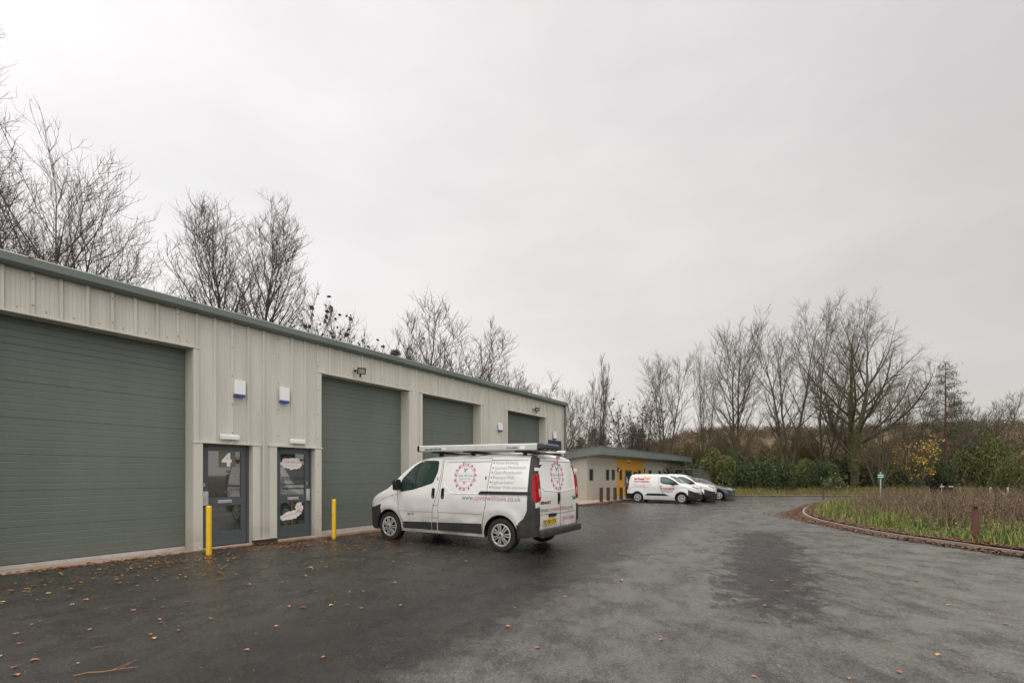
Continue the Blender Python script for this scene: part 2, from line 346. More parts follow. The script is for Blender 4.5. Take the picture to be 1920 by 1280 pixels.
def kerb_strip(pts, wdt=.10, up=.075, name='kerb', mat=concrete, joint=.915):
    mb = MB(); run = 0
    # resample to kerb stones
    P = [Vector((p[0], p[1], 0)) for p in pts]; d = [0]
    for a, b_ in zip(P[:-1], P[1:]): d.append(d[-1] + (b_ - a).length)
    def at(s):
        s = min(max(s, 0), d[-1])
        for i in range(len(d) - 1):
            if s <= d[i + 1]: return P[i].lerp(P[i + 1], (s - d[i]) / max(d[i + 1] - d[i], 1e-6))
        return P[-1]
    s = 0
    while s < d[-1] - .05:
        a = at(s + .004); b_ = at(min(s + joint, d[-1]) - .004); t = (b_ - a).normalized(); nn = Vector((-t.y, t.x, 0)) * wdt / 2
        za, zb = gz(a.y), gz(b_.y); jit = random.uniform(-.004, .004)
        mb.add([a + nn + Vector((0, 0, za - .1)), a - nn + Vector((0, 0, za - .1)), b_ - nn + Vector((0, 0, zb - .1)), b_ + nn + Vector((0, 0, zb - .1)),
                a + nn * .9 + Vector((0, 0, za + up + jit)), a - nn * .75 + Vector((0, 0, za + up + jit)), b_ - nn * .75 + Vector((0, 0, zb + up + jit)), b_ + nn * .9 + Vector((0, 0, zb + up + jit))],
               [(0, 3, 2, 1), (4, 5, 6, 7), (0, 1, 5, 4), (1, 2, 6, 5), (2, 3, 7, 6), (3, 0, 4, 7)])
        s += joint
    return tag(mb.build(name, mat), kind='structure')
kerb_strip(KP)
kerb_strip([(13.5, 39.35), (80, 39.35)], name='kerb')
# footpath beside the low building, its kerb, bay lines
C2 = Vector((5.09, 32.0, 0))
def B2(w, outw, z=0): q = C2 + WD * w + WN * outw; return Vector((q.x, q.y, z))
pave = pm('footpath_paving', (.30, .235, .17), .75, 0, .15, 3, .2, 80, dirt=((.18, .13, .09), .6), dscale=1.5)
mb = MB(); pts = [B2(-6, -1), B2(-6, 1.75), B2(0, 1.75), B2(6, 1.75), B2(24.5, 1.75), B2(24.5, -1)]
mb.add([(p.x, p.y, gz(p.y) + .05) for p in pts], [(0, 1, 2, 3, 4, 5)]); tag(mb.build('footpath', pave), kind='structure')
kerb_strip([B2(-6, 1.82), B2(24.5, 1.82)], up=.055)
linem = pm('worn_white_paint', (.42, .42, .40), .6, 0, .2, 12, dirt=((.06, .06, .06), .9), dscale=7)
mb = MB()
def gline(a, b_, w, up=.004):
    d = (b_ - a).normalized(); nn = Vector((-d.y, d.x, 0)) * w / 2; k = max(1, int((b_ - a).length))
    for i in range(k):
        p = a.lerp(b_, i / k); q = a.lerp(b_, (i + 1) / k)
        mb.add([(v.x, v.y, gz(v.y) + up) for v in (p - nn, q - nn, q + nn, p + nn)], [(0, 1, 2, 3)])
for w in (-1.2, 1.6, 4.4, 7.2, 10.0, 12.8): gline(B2(w, 2.2), B2(w, 6.9), .1)
tag(mb.build('parking_bay_lines', linem), kind='structure')
mb = MB(); yl = pm('worn_yellow_paint', (.45, .26, .03), .6, 0, .2, 12, dirt=((.06, .06, .06), .6), dscale=7)
for k in range(4): gline(B2(13.6 + k * .8, 2.3), B2(14.6 + k * .8, 5.2), .16)
gline(B2(13.4, 5.3), B2(18.5, 5.3), .12)
tag(mb.build('yellow_hatching', yl), kind='structure')
# ------------------------------------------------------------------ unit block
UB = empty('industrial_unit', P0, WROT, 'long beige ribbed metal clad unit with grey green roller doors and dark green gutter', 'building')
def Wp(px): return 13550 * (1 / (1560 - px) - 1 / 1560)
def Zp(px, y): return CAMZ + (HY - y) / (.0786 * (1560 - px))
GAR = [(-3.79, -.87), (-.305, 2.615), (5.451, 8.373), (8.934, 11.85), (13.56, 16.50)]
PER = [(2.784, 3.768), (4.318, 5.269), (12.25, 13.2)]
GH, PH, EH, W0, W1 = 4.05, 2.17, 4.78, -8.0, 18.25
bp_ = sorted(set([W0, W1] + [a for g in GAR + PER for a in g]))
mb = MB(); solids = []
for a, b_ in zip(bp_[:-1], bp_[1:]):
    mid = (a + b_) / 2; z0 = -.35
    if any(g[0] < mid < g[1] for g in GAR): z0 = GH
    if any(g[0] < mid < g[1] for g in PER): z0 = PH
    solids.append((a, b_, z0))
# front skin as one ribbed sheet, column by column so ribs are real folds
def in_z0(w):
    for a, b_, z0 in solids:
        if a <= w <= b_: return z0
    return -.35
xs = set([round(b_, 4) for b_ in bp_]); k = -24
RIB = []
while k * .3333 + .014 < W1 - .05:
    c = k * .3333 + .014; k += 1
    if c < W0 + .05: continue
    RIB.append(c)
for a, b_, z0 in solids:
    cut = [a] ; rs = [c for c in RIB if a + .03 < c < b_ - .03]
    prof = [(a, 0)]
    for c in rs: prof += [(c - .030, 0), (c - .021, -.038), (c + .021, -.038), (c + .030, 0)]
    prof += [(b_, 0)]
    vs = [(x, y, z) for (x, y) in prof for z in (z0, EH)]
    mb.add(vs, [(2 * i, 2 * i + 2, 2 * i + 3, 2 * i + 1) for i in range(len(prof) - 1)])
mb.build('cladding_sheet', clad, UB)
mb = MB()
zsc = [.5, 1.1, 1.75, 2.4, 3.0, 3.6, 4.2, 4.62]
for i, c in enumerate(RIB):
    if i % 3 == 0:
        for z in zsc:
            if z > in_z0(c) + .06: mb.cyl((c, -.038, z), (c, -.045, z), .014, n=8)
for a, b_ in GAR:
    c = a + .15
    while c < b_: mb.cyl((c, -.001, GH + .09), (c, -.007, GH + .09), .011, n=6); c += .3333
mb.build('screw', screw_m, UB)
for o_ in [UB.children[-1]]: o_['kind'] = 'stuff'
mb = MB()
# jamb and head flashings
def trim(x0, x1, z0, z1, y0=-.012, y1=.0): mb.box(x0, x1, y0, y1, z0, z1)
for gi, (a, b_) in enumerate(GAR):
    mb.box(a - .004, a + .003, 0, .33, -.3, GH)
    mb.box(b_ - .003, b_ + .004, 0, .33, -.3, GH)
    mb.box(a, b_, .002, .33, GH - .003, GH + .004)
    mb.box(a - .11, b_ + .11, -.048, .0, GH - .02, GH + .012)          # head drip flashing
    lz = PH if gi in (1,) else -.05
    mb.box(a - .10, a - .0035, -.036, -.001, PH if gi in (2,) else -.02, GH - .025)
    mb.box(b_ + .0035, b_ + .10, -.036, -.001, PH if gi in (1,) else -.02, GH - .025)
for a, b_ in PER:
    mb.box(a - .004, a + .003, 0, .17, -.3, PH); mb.box(b_ - .003, b_ + .004, 0, .17, -.3, PH); mb.box(a, b_, .002, .17, PH - .003, PH + .004)
mb.box(2.615, 2.784, -.04, -.001, -.03, PH - .02)                        # piers beside the doors
mb.box(3.772, 3.93, -.04, -.001, .10, PH - .02); mb.box(4.145, 4.314, -.04, -.001, .10, PH - .02)
mb.box(5.273, 5.447, -.04, -.001, -.03, PH - .02)
mb.box(12.08, 12.246, -.04, -.001, -.25, PH - .02); mb.box(13.204, 13.37, -.04, -.001, -.25, PH - .02)
mb.box(2.60, 3.945, -.052, -.0, PH - .018, PH + .014); mb.box(4.125, 5.47, -.052, 0, PH - .018, PH + .014); mb.box(12.06, 13.39, -.052, 0, PH - .018, PH + .014)
mb.box(3.772, 4.314, -.062, -.0, .075, .098)
mb.build('door_flashing', cladtrim, UB, bevel=.002)
mb = MB(); mb.box(3.77, 4.316, -.045, -.002, -.3, .073); mb.build('brick_plinth', brickd, UB)
mb = MB()
for a, b_ in GAR: mb.box(a - .3, b_ + .3, -.14, .4, gz(0) - .3, .012 if b_ < 9 else gz((P0 + WD * b_).y) + .01)
for a, b_ in PER[:2]: mb.box(a + .01, b_ - .01, -.09, .15, -.3, .016)
mb.build('threshold_slab', concrete2, UB)
# roller doors
dg = groove(pm('door_panel_steel', (.105, .145, .122), .42, 0, .05, 1.2, .12, 260, dirt=((.15, .17, .15), .3), dscale=.9, rvar=.05), 2, .61, .003, .012)
for gi, (a, b_) in enumerate(GAR):
    zb = 0.03 if b_ < 9 else gz((P0 + WD * b_).y) + .06
    prof = []; z = zb + .05; i = 0; ph = .1175; base = z
    while z < GH - .01:
        z2 = min(z + ph, GH - .005); g = .004 if (i % 5 != 4) else .007
        prof += [(0, z + .006), (0, z2 - .010), (g, z2 - .003), (g, z2 + .001)]; z = z2; i += 1
    mb = MB(); vs = [(x, .32 + y, zz) for (y, zz) in prof for x in (a, b_)]
    mb.add(vs, [(2 * q, 2 * q + 1, 2 * q + 3, 2 * q + 2) for q in range(len(prof) - 1)])
    mb.box(a, b_, .345, .38, zb, GH)
    d = mb.build('roller_door', doorg, UB)
    mb = MB(); mb.box(a + .01, b_ - .01, .31, .344, zb - .02, zb + .042); mb.build('bottom_seal', pm('seal_grey', (.42, .42, .40), .5), d)
# personnel doors
def pdoor(a, b_, hinge_right, zb=.02):
    y = .13; zt = PH - .004
    mb = MB(); fr = .05
    for (x0, x1, z0, z1) in ((a + .004, a + fr, zb, zt), (b_ - fr, b_ - .004, zb, zt), (a + fr, b_ - fr, zt - fr, zt)): mb.box(x0, x1, y - .02, y + .05, z0, z1)
    f_ = mb.build('door_frame', frameg, UB, bevel=.003)
    x0, x1 = a + fr + .004, b_ - fr - .004; st = .115; top = zt - fr - .004; mr0, mr1 = .86, 1.04; bot = zb + .3
    mb = MB()
    for (p, q, z0, z1) in ((x0, x0 + st, zb + .012, top), (x1 - st, x1, zb + .012, top), (x0 + st, x1 - st, top - .10, top), (x0 + st, x1 - st, mr0, mr1), (x0 + st, x1 - st, zb + .012, bot)):
        mb.box(p, q, y, y + .045, z0, z1)
    d = mb.build('door', frameg, UB, bevel=.003)
    for z0, z1 in ((bot, mr0), (mr1, top - .10)):
        mb = MB(); mb.box(x0 + st - .004, x1 - st + .004, y + .018, y + .026, z0 - .004, z1 + .004); mb.build('pane', glassd, d)
    xh = x0 + .05 if hinge_right else x1 - .05
    mb = MB(); mb.box(xh - .045, xh + .055, y - .035, y - .001, .88, 1.17); mb.build('security_cover', metal, d, bevel=.006)
    mb = MB(); mb.box(xh - .03, xh + .0, y - .012, y - .001, 1.27, 1.34); mb.build('lock', pm('brass_lock', (.5, .45, .3), .3, .8), d, bevel=.003)
    mx_ = (x0 + x1) / 2
    mb = MB(); mb.box(mx_ - .14, mx_ + .14, y - .012, y - .001, .915, .985); mb.box(mx_ - .13, mx_ + .13, y - .018, y - .0125, .937, .968); mb.build('letter_plate', metal, d, bevel=.003)
    mb = MB(); mb.box(x0 + .02, x0 + .10, y - .02, y - .002, top - .035, top - .015); mb.build('door_closer', black_pl, d)
    return d, x0 + st, x1 - st, mr0, mr1, top - .10, bot, y + .016
D1, gx0, gx1, m0, m1, gt, gb, gyy = pdoor(*PER[0], True)
sgn = pm('brown_vinyl', (.15, .125, .085), .5)
mb = MB(); mb.box(gx0 + .21, gx0 + .54, gyy - .003, gyy, gt - .34, gt - .006); mb.build('number_plaque', sgn, D1)
lettering('number', '4', .36, lambda u, v: (gx0 + .275 + u, gyy - .005, gt - .30 + v), white_pl, D1, bold=.018)
D2, hx0, hx1, m0, m1, gt, gb, hy_ = pdoor(*PER[1], False)
wpaper = pm('white_vinyl', (.75, .72, .70), .6, 0, .04, 20)
pinkt = pm('pink_vinyl', (.62, .36, .34), .6); darkt = pm('dark_vinyl', (.03, .03, .03), .5)
def blob(cx, cz, rx, rz, seed, tilt=0, rag=.14):
    r = random.Random(seed); pts = []; n = 44
    for i in range(n):
        a = 2 * math.pi * i / n; k = 1 + r.uniform(-rag, rag); u, v = rx * math.cos(a) * k, rz * math.sin(a) * k
        pts.append((cx + u * math.cos(tilt) - v * math.sin(tilt), cz + u * math.sin(tilt) + v * math.cos(tilt)))
    return pts
cxx = (hx0 + hx1) / 2
for (nm, pl) in (('brush_sticker', blob(cxx - .02, 1.78, .27, .135, 4)), ('brush_sticker', blob(cxx - .04, .55, .28, .10, 9, .22)), ('flower_sticker', blob(cxx + .17, .72, .10, .13, 12, 0, .2))):
    mb = MB(); mb.prism(pl, lambda x, z: (x, hy_ - .003, z), lambda x, z: (x, hy_, z)); mb.build(nm, wpaper, D2)
lettering('script_lettering', 'Cover with Love', .12, lambda u, v: (cxx - .22 + u, hy_ - .005, 1.785 + v), pinkt, D2, width=.42, shear=.3, bold=.001)
lettering('script_lettering', 'Wedding & Event Stylist', .045, lambda u, v: (cxx - .16 + u, hy_ - .005, 1.71 + v), pinkt, D2, width=.28)
lettering('script_lettering', 'Cover with Love', .08, lambda u, v: (cxx - .24 + u * .975, hy_ - .005, .50 + v + u * .2), pinkt, D2, width=.36, shear=.3)
lettering('phone_lettering', '07917 694306', .14, lambda u, v: (hx0 + .06 + u, hy_ - .003, 1.37 + v), darkt, D2, width=.60)
lettering('web_lettering', 'www.coverwithlove.co.uk', .06, lambda u, v: (hx0 + .05 + u, hy_ - .003, 1.27 + v), darkt, D2, width=.62, bold=.002)
lettering('web_lettering', 'info@coverwithlove.co.uk', .06, lambda u, v: (hx0 + .05 + u, hy_ - .003, 1.17 + v), darkt, D2, width=.62, bold=.002)
pk = pm('flower_pink', (.62, .40, .36), .6)
mb = MB()
for (u, v, r_) in ((.13, .75, .028), (.2, .70, .03), (.16, .66, .03), (.21, .78, .024)):
    mb.cyl((cxx + u, hy_ - .003, v), (cxx + u, hy_ - .006, v), r_, n=12)
mb.build('flower_sticker', pk, D2)
pdoor(*PER[2], True, gz(19) + .03)
# gutter, roof, back and side walls, downpipe
mb = MB()
prof = [(-.0, 4.725), (-.15, 4.735), (-.185, 4.775), (-.185, 4.895), (-.16, 4.915), (.12, 4.96), (.12, 4.78), (0, 4.775)]
mb.prism(prof, lambda y, z: (W0 - .1, y, z), lambda y, z: (W1 + .12, y, z)); mb.build('gutter', gutterm, UB)
mb = MB(); w = W0
while w < W1: mb = MB(); mb.box(w, w + .05, -.189, -.12, 4.77, 4.899); w += 3.0; mb.build('gutter_joint', gutterm, UB)
mb = MB(); mb.prism([(.1, 4.93), (6.2, 5.55), (12.3, 4.93), (12.3, 4.80), (.1, 4.80)], lambda y, z: (W0 - .1, y, z), lambda y, z: (W1 + .1, y, z)); mb.build('roof', pm('roof_sheet', (.2, .23, .22), .5, bump=0), UB)
mb = MB(); mb.box(W0 + .01, W0 + .1, .01, 12.2, -.4, 4.79); mb.box(W1 - .1, W1 - .01, .01, 12.2, -.4, 4.79); mb.box(W0 + .1, W1 - .1, 12.1, 12.2, -.4, 4.79)
for a, b_, z0 in solids:
    if z0 < 0: mb.box(a + .005, b_ - .005, .02, .1, z0, 4.7)
mb.build('wall', cladtrim, UB)
mb = MB(); mb.box(W1 - .13, W1 + .012, -.034, .02, -.35, 4.72); mb.build('corner_flashing', cladtrim, UB)
mb = MB(); mb.tube([(W1 - .03, -.11, 4.74), (W1 - .03, -.11, -.15)], .05, 12)
for z in (.6, 2.3, 3.9): mb.box(W1 - .09, W1 + .03, -.165, -.035, z, z + .04)
mb.build('downpipe', gutterm, UB, smooth=40)
mb = MB(); mb.box(W1 - .24, W1 - .13, -.04, -.001, 2.3, 2.38); mb.build('pipe_bracket', black_pl, UB)
def onwall(name, w, z, label, cat, group=None):
    q = P0 + WD * w; return empty(name, (q.x, q.y, z), WROT, label, cat, group)
# alarm boxes
for (px, y0, y1, lab) in ((446, 714, 745, 'white alarm box with blue base high above the number 4 door'), (530, 727, 756, 'white alarm box with blue base above the door with white stickers'),
                          (935.5, 793, 809, 'white alarm box with blue base between the third and last roller doors'), (1038, 809, 824, 'white alarm box with blue base near the far downpipe, above the blue sign')):
    w = Wp(px); z1_, z0_ = Zp(px, y0), Zp(px, y1); a = onwall('alarm_box', w, z0_, lab, 'alarm box', 'alarm boxes on the unit wall'); h = z1_ - z0_
    mb = MB(); mb.box(-.11, .11, -.105, -.034, .055, h); mb.build('cover', white_pl, a, bevel=.012)
    mb = MB(); mb.box(-.105, .105, -.10, -.034, 0, .053); mb.build('strobe_lens', blue_pl, a, bevel=.01)
for (px, y, lab) in ((429, 820, 'white bulkhead light above the number 4 door'), (555.5, 828, 'white bulkhead light above the door with white stickers')):
    a = onwall('bulkhead_light', Wp(px), Zp(px, y), lab, 'wall light', 'bulkhead lights over the doors')
    mb = MB(); mb.box(-.19, .19, -.06, -.034, -.045, .06); mb.build('housing', white_pl, a, bevel=.01)
    mb = MB(); mb.box(-.18, .18, -.10, -.062, -.05, .045); mb.build('diffuser', pm('opal_lens', (.72, .73, .72), .2, 0, .05, 30), a, bevel=.018)
    mb = MB(); mb.box(-.15, -.13, -.104, -.1005, .02, .035); g_ = pm('green_led', (.1, .8, .2), .4); g_.node_tree.nodes['Principled BSDF'].inputs['Emission Color'].default_value = (.1, 1, .3, 1); g_.node_tree.nodes['Principled BSDF'].inputs['Emission Strength'].default_value = .5
    mb.build('indicator', g_, a)
for (px, y, lab) in ((667, 698, 'black floodlight on the cladding above the second roller door'), (999, 769, 'black floodlight above the farthest roller door')):
    a = onwall('floodlight', Wp(px), Zp(px, y), lab, 'floodlight', 'floodlights over the roller doors')
    T = Matrix.Translation((.03, -.20, .02)) @ Euler((R(28), 0, R(-25))).to_matrix().to_4x4()
    mb = MB(); mb.box(-.11, .11, -.02, .025, -.085, .085, T); mb.build('lamp_body', black_pl, a, bevel=.006)
    mb = MB(); mb.box(-.085, .085, -.026, -.0205, -.062, .062, T); mb.build('lamp_glass', pm('lamp_glass', (.38, .36, .30), .15), a)
    mb = MB(); mb.tube([(-.05, -.034, .03), (-.05, -.1, .03), (0, -.15, .02)], .014, 6); mb.box(-.08, -.02, -.05, -.0345, -.0, .06); mb.build('bracket', black_pl, a)
    mb = MB(); mb.cyl((.02, -.17, -.06), (.02, -.15, -.14), .022, n=8); mb.build('sensor', black_pl, a)
# blue sign at the far end
q = onwall('wall_sign', Wp(1035), 0, 'dark blue sign board with pale lettering at the far end of the unit', 'sign')
w0_, w1_ = Wp(1026.5) - Wp(1035), Wp(1050) - Wp(1035)
navy = pm('navy_board', (.012, .02, .065), .35)
zt_, zb_ = Zp(1035, 825), 1.75
mb = MB(); mb.box(w0_, w1_, -.07, -.035, zb_, zt_); mb.build('board', navy, q, bevel=.003)
wl = pm('pale_lettering', (.4, .44, .52), .6)
lettering('lettering', 'co', .34, lambda u, v: (w0_ + .22 + u, -.074, zt_ - .42 + v), wl, q, width=.42)
lettering('lettering', 'school', .3, lambda u, v: (w0_ + .1 + u, -.074, zt_ - .86 + v), wl, q, width=.95)
lettering('lettering', '01001', .3, lambda u, v: (w0_ + .1 + u, -.074, zt_ - 1.2 + v), wl, q, width=.85)
# two yellow posts
for (px, py, lab) in ((391.5, 1040, 'bright yellow steel bollard in front of the number 4 door'), (626, 1011, 'bright yellow steel bollard in front of the second roller door, left of the van')):
    p = onground(px, py); a = empty('yellow_bollard', (p.x, p.y, 0), 0, lab, 'bollard', 'yellow bollards')
    mb = MB(); mb.lathe([(.0001, .93), (.035, .928), (.045, .915), (.0475, .9), (.0475, -.05)], Matrix.Identity(4), 20); mb.build('post', yellow, a, smooth=50)
    mb = MB(); mb.lathe([(.0001, .006), (.06, .006), (.075, .001)], Matrix.Identity(4), 16); mb.build('base_ring', brickd, a)
# ------------------------------------------------------------------ vehicles
paint_dirty = pm('van_white_paint', (.74, .735, .70), .18, 0, .03, 2, coat=.8, dirt=((.30, .255, .19), .0), dscale=3)
def road_dirt(m, zlo, zhi, col, amt):
    """road film: grime that thins out with height on the bodywork"""
    t = m.node_tree; b = t.nodes['Principled BSDF']; src = b.inputs['Base Color'].links[0].from_socket
    c = N(t, 'ShaderNodeTexCoord'); s = N(t, 'ShaderNodeSeparateXYZ'); t.links.new(c.outputs['Object'], s.inputs[0])
    r = N(t, 'ShaderNodeMapRange'); r.inputs[1].default_value = zhi; r.inputs[2].default_value = zlo; r.inputs[3].default_value = 0; r.inputs[4].default_value = 1
    t.links.new(s.outputs[2], r.inputs[0])
    mp = N(t, 'ShaderNodeMapping'); mp.inputs['Scale'].default_value = (.8, .8, 1.8); t.links.new(c.outputs['Object'], mp.inputs[0])
    n = N(t, 'ShaderNodeTexNoise'); n.inputs['Scale'].default_value = 2.2; n.inputs['Detail'].default_value = 8; n.inputs['Roughness'].default_value = .6; t.links.new(mp.outputs[0], n.inputs['Vector'])
    r2 = N(t, 'ShaderNodeMapRange'); r2.inputs[1].default_value = .32; r2.inputs[2].default_value = .68; r2.inputs[3].default_value = .25; r2.inputs[4].default_value = 1.2; t.links.new(n.outputs[0], r2.inputs[0])
    m1 = N(t, 'ShaderNodeMath', operation='MULTIPLY'); t.links.new(r.outputs[0], m1.inputs[0]); t.links.new(r2.outputs[0], m1.inputs[1])
    m2 = N(t, 'ShaderNodeMath', operation='MULTIPLY', use_clamp=True); t.links.new(m1.outputs[0], m2.inputs[0]); m2.inputs[1].default_value = amt
    mx = N(t, 'ShaderNodeMix', data_type='RGBA'); t.links.new(m2.outputs[0], mx.inputs[0]); t.links.new(src, mx.inputs[6]); mx.inputs[7].default_value = (*col, 1)
    t.links.new(mx.outputs[2], b.inputs['Base Color'])
    m3 = N(t, 'ShaderNodeMapRange'); m3.inputs[3].default_value = b.inputs['Roughness'].default_value; m3.inputs[4].default_value = .65; t.links.new(m2.outputs[0], m3.inputs[0]); t.links.new(m3.outputs[0], b.inputs['Roughness'])
    return m
road_dirt(paint_dirty, .25, 1.15, (.20, .165, .115), .85)
paint_clean = road_dirt(pm('small_van_white_paint', (.74, .74, .72), .2, 0, .02, 2, coat=.5), .2, .7, (.3, .27, .22), .4)
paint_grey = pm('grey_car_paint', (.07, .075, .08), .25, .6, .05, 3, coat=.6)
rubber = pm('tyre_rubber', (.012, .012, .012), .75, 0, .2, 30, .1, 120, dirt=((.04, .035, .028), .4), dscale=6)
alloy = pm('wheel_trim_silver', (.50, .49, .46), .35, .35, .05, 8, dirt=((.2, .17, .13), .5), dscale=9)
alloyw = pm('wheel_trim_bright', (.62, .62, .60), .35, .2, .05, 8)
under = pm('underbody_black', (.012, .012, .012), .85)
lampred = pm('lamp_red', (.34, .003, .005), .2, spec=.25, var=.35, scale=14); lampdark = pm('lamp_dark_red', (.10, .002, .003), .2); lampclear = pm('lamp_clear', (.55, .52, .5), .1, .3, coat=.5)
seamm = pm('panel_gap', (.03, .03, .028), .8)
class Pchip:
    def __init__(s, pts):
        s.x = np.array([p[0] for p in pts], float); s.y = np.array([p[1] for p in pts], float); h = np.diff(s.x); d = np.diff(s.y) / h
        m = np.zeros(len(s.x)); m[0], m[-1] = d[0], d[-1]
        for i in range(1, len(m) - 1):
            if d[i - 1] * d[i] > 0: w1 = 2 * h[i] + h[i - 1]; w2 = h[i] + 2 * h[i - 1]; m[i] = (w1 + w2) / (w1 / d[i - 1] + w2 / d[i])
        s.m = m; s.h = h
    def __call__(s, q):
        q = min(max(q, s.x[0]), s.x[-1]); i = min(max(int(np.searchsorted(s.x, q)) - 1, 0), len(s.h) - 1); t = (q - s.x[i]) / s.h[i]; h = s.h[i]
        return float((2 * t**3 - 3 * t * t + 1) * s.y[i] + (t**3 - 2 * t * t + t) * h * s.m[i] + (-2 * t**3 + 3 * t * t) * s.y[i + 1] + (t**3 - t * t) * h * s.m[i + 1])
class Body:
    """x runs from the nose (0) to the tail, y to the vehicle's right, z up"""
    def __init__(s, top, bot, plan, inset, corner, wheels, wr, crown=.03, lean=0, leanz=1.0, bulge=.03, flare=.02, nst=96):
        s.top, s.bot, s.plan, s.inset, s.corner = map(Pchip, (top, bot, plan, inset, corner)); s.L = top[-1][0]
        s.wheels, s.wr, s.crown, s.lean, s.leanz, s.bulge, s.flare, s.nst = wheels, wr, crown, lean, leanz, bulge, flare, nst
    def wside(s, x, z):
        zt = s.top(x); r = min(s.corner(x), zt - s.bot(x) - .02); zc = zt - r; zz = min(z, zc)
        w = s.plan(x) - s.inset(zz)
        for wx in s.wheels:
            d = math.hypot(x - wx, (zz - s.wr)); w += s.flare * math.exp(-((d - s.wr - .14) / .09) ** 2) * (1 if zz < 1.0 else 0)
        if z > zc: w -= r * .95 * (1 - math.sqrt(max(0, 1 - ((min(z, zt) - zc) / r) ** 2)))
        return w
    def ztop(s, x, y):
        w = max(s.wside(x, s.top(x)), .05); t = min(abs(y) / w, 1)
        return s.top(x) + s.crown * (1 - t * t)
    def dfm(s, x, y, z):
        g = min(max((x - (s.L - .9)) / .9, 0), 1) ** 2
        return Vector((x - g * s.lean * max(0, z - s.leanz), y, z))
    def side(s, sd, x, z, off=0): return s.dfm(x, sd * (s.wside(x, z) + off), z)
    def rear(s, y, z, off=0):
        w = max(s.wside(s.L, z), .1); t = min(abs(y) / w, 1); return s.dfm(s.L + s.bulge * (1 - t * t) + off, y, z)
    def front(s, y, z, off=0):
        def inside(x): return z <= s.ztop(x, y) and abs(y) <= s.wside(x, min(z, s.top(x)))
        lo, hi = 0.0, s.L * .5
        x = 0.0
        while x < hi and not inside(x): x += .03
        lo, hi = max(0, x - .03), x
        for _ in range(12):
            m = (lo + hi) / 2
            if inside(m): hi = m
            else: lo = m
        return Vector((hi - off, y, z + off * .3))
    def roof(s, x, y, off=0): return s.dfm(x, y, s.ztop(x, y) + off)
    def make(s, name, mat, parent):
        ns, nc, ntp, K = 26, 8, 6, 10
        t = np.linspace(0, 1, s.nst); xs = s.L * (.5 - .5 * np.cos(math.pi * t)) * .55 + s.L * t * .45
        V = []; n = ns + nc + ntp
        def section(x):
            zt = s.top(x); zb = s.bot(x); r = min(s.corner(x), zt - zb - .02); zc = zt - r; pts = []
            for i in range(ns): z = zb + (zc - zb) * i / (ns - 1); pts.append((s.wside(x, z), z))
            for i in range(1, nc + 1):
                a = i / nc * math.pi / 2; z = zc + r * math.sin(a); pts.append((s.wside(x, z), z))
            w = pts[-1][0]
            for i in range(1, ntp + 1): y = w * (1 - i / ntp); pts.append((y, s.top(x) + s.crown * (1 - (y / w) ** 2)))
            return pts
        idx = []; vs = []; fs = []
        def av(p): vs.append(p); return len(vs) - 1
        for x in xs:
            p = section(x); rt = [av(s.dfm(x, y, z)) for y, z in p]; lt = [av(s.dfm(x, -y, z)) for y, z in p[:-1]] + [rt[-1]]
            bt = [rt[0]] + [av(s.dfm(x, p[0][0] * (1 - 2 * k / K), p[0][1])) for k in range(1, K)] + [lt[0]]
            idx.append((rt, lt, bt, p))
        for (r0, l0, b0, _), (r1, l1, b1, _) in zip(idx[:-1], idx[1:]):
            for j in range(len(r0) - 1):
                fs.append((r0[j], r0[j + 1], r1[j + 1], r1[j])); fs.append((l0[j + 1], l0[j], l1[j], l1[j + 1]))
            for k in range(K): fs.append((b0[k + 1], b0[k], b1[k], b1[k + 1]))
        for (rt, lt, bt, p), x, sg in ((idx[0], 0, -1), (idx[-1], s.L, 1)):
            rows = [bt]
            for j in range(1, len(p) - 1):
                w, z = p[j]; row = [rt[j]]
                for k in range(1, K): u = 1 - 2 * k / K; row.append(av(s.dfm(x + sg * s.bulge * (1 - u * u), w * u, z)))
                row.append(lt[j]); rows.append(row)
            for a, b_ in zip(rows[:-1], rows[1:]):
                for k in range(K): fs.append((a[k], a[k + 1], b_[k + 1], b_[k]) if sg > 0 else (a[k + 1], a[k], b_[k], b_[k + 1]))
            for k in range(K): fs.append((rows[-1][k], rows[-1][k + 1], rt[-1]))
        me = bpy.data.meshes.new(name); me.from_pydata(vs, [], fs); me.materials.append(mat); me.materials.append(under)
        bm = bmesh.new(); bm.from_mesh(me); bmesh.ops.recalc_face_normals(bm, faces=bm.faces); bm.to_mesh(me); bm.free()
        o = bpy.data.objects.new(name, me); COL.objects.link(o)
        # wheel arches
        cut = MB()
        for wx in s.wheels:
            for sd_ in (-1, 1):
                cut.cyl((wx, sd_ * .56, s.wr), (wx, sd_ * 1.2, s.wr), s.wr + .065, n=40)
                cut.box(wx - s.wr - .063, wx + s.wr + .063, min(sd_ * .57, sd_ * 1.19), max(sd_ * .57, sd_ * 1.19), -.3, s.wr - .02) if False else None
        cm = bpy.data.meshes.new('cut'); cm.from_pydata(cut.v, [], cut.f); co = bpy.data.objects.new('cut', cm); COL.objects.link(co)
        b2 = bmesh.new(); b2.from_mesh(cm); bmesh.ops.recalc_face_normals(b2, faces=b2.faces); b2.to_mesh(cm); b2.free()
        md = o.modifiers.new('b', 'BOOLEAN'); md.object = co; md.operation = 'DIFFERENCE'; md.solver = 'EXACT'
        bpy.context.view_layer.update()
        nm = bpy.data.meshes.new_from_object(o.evaluated_get(bpy.context.evaluated_depsgraph_get())); o.modifiers.clear(); o.data = nm; nm.name = name
        bpy.data.objects.remove(co)
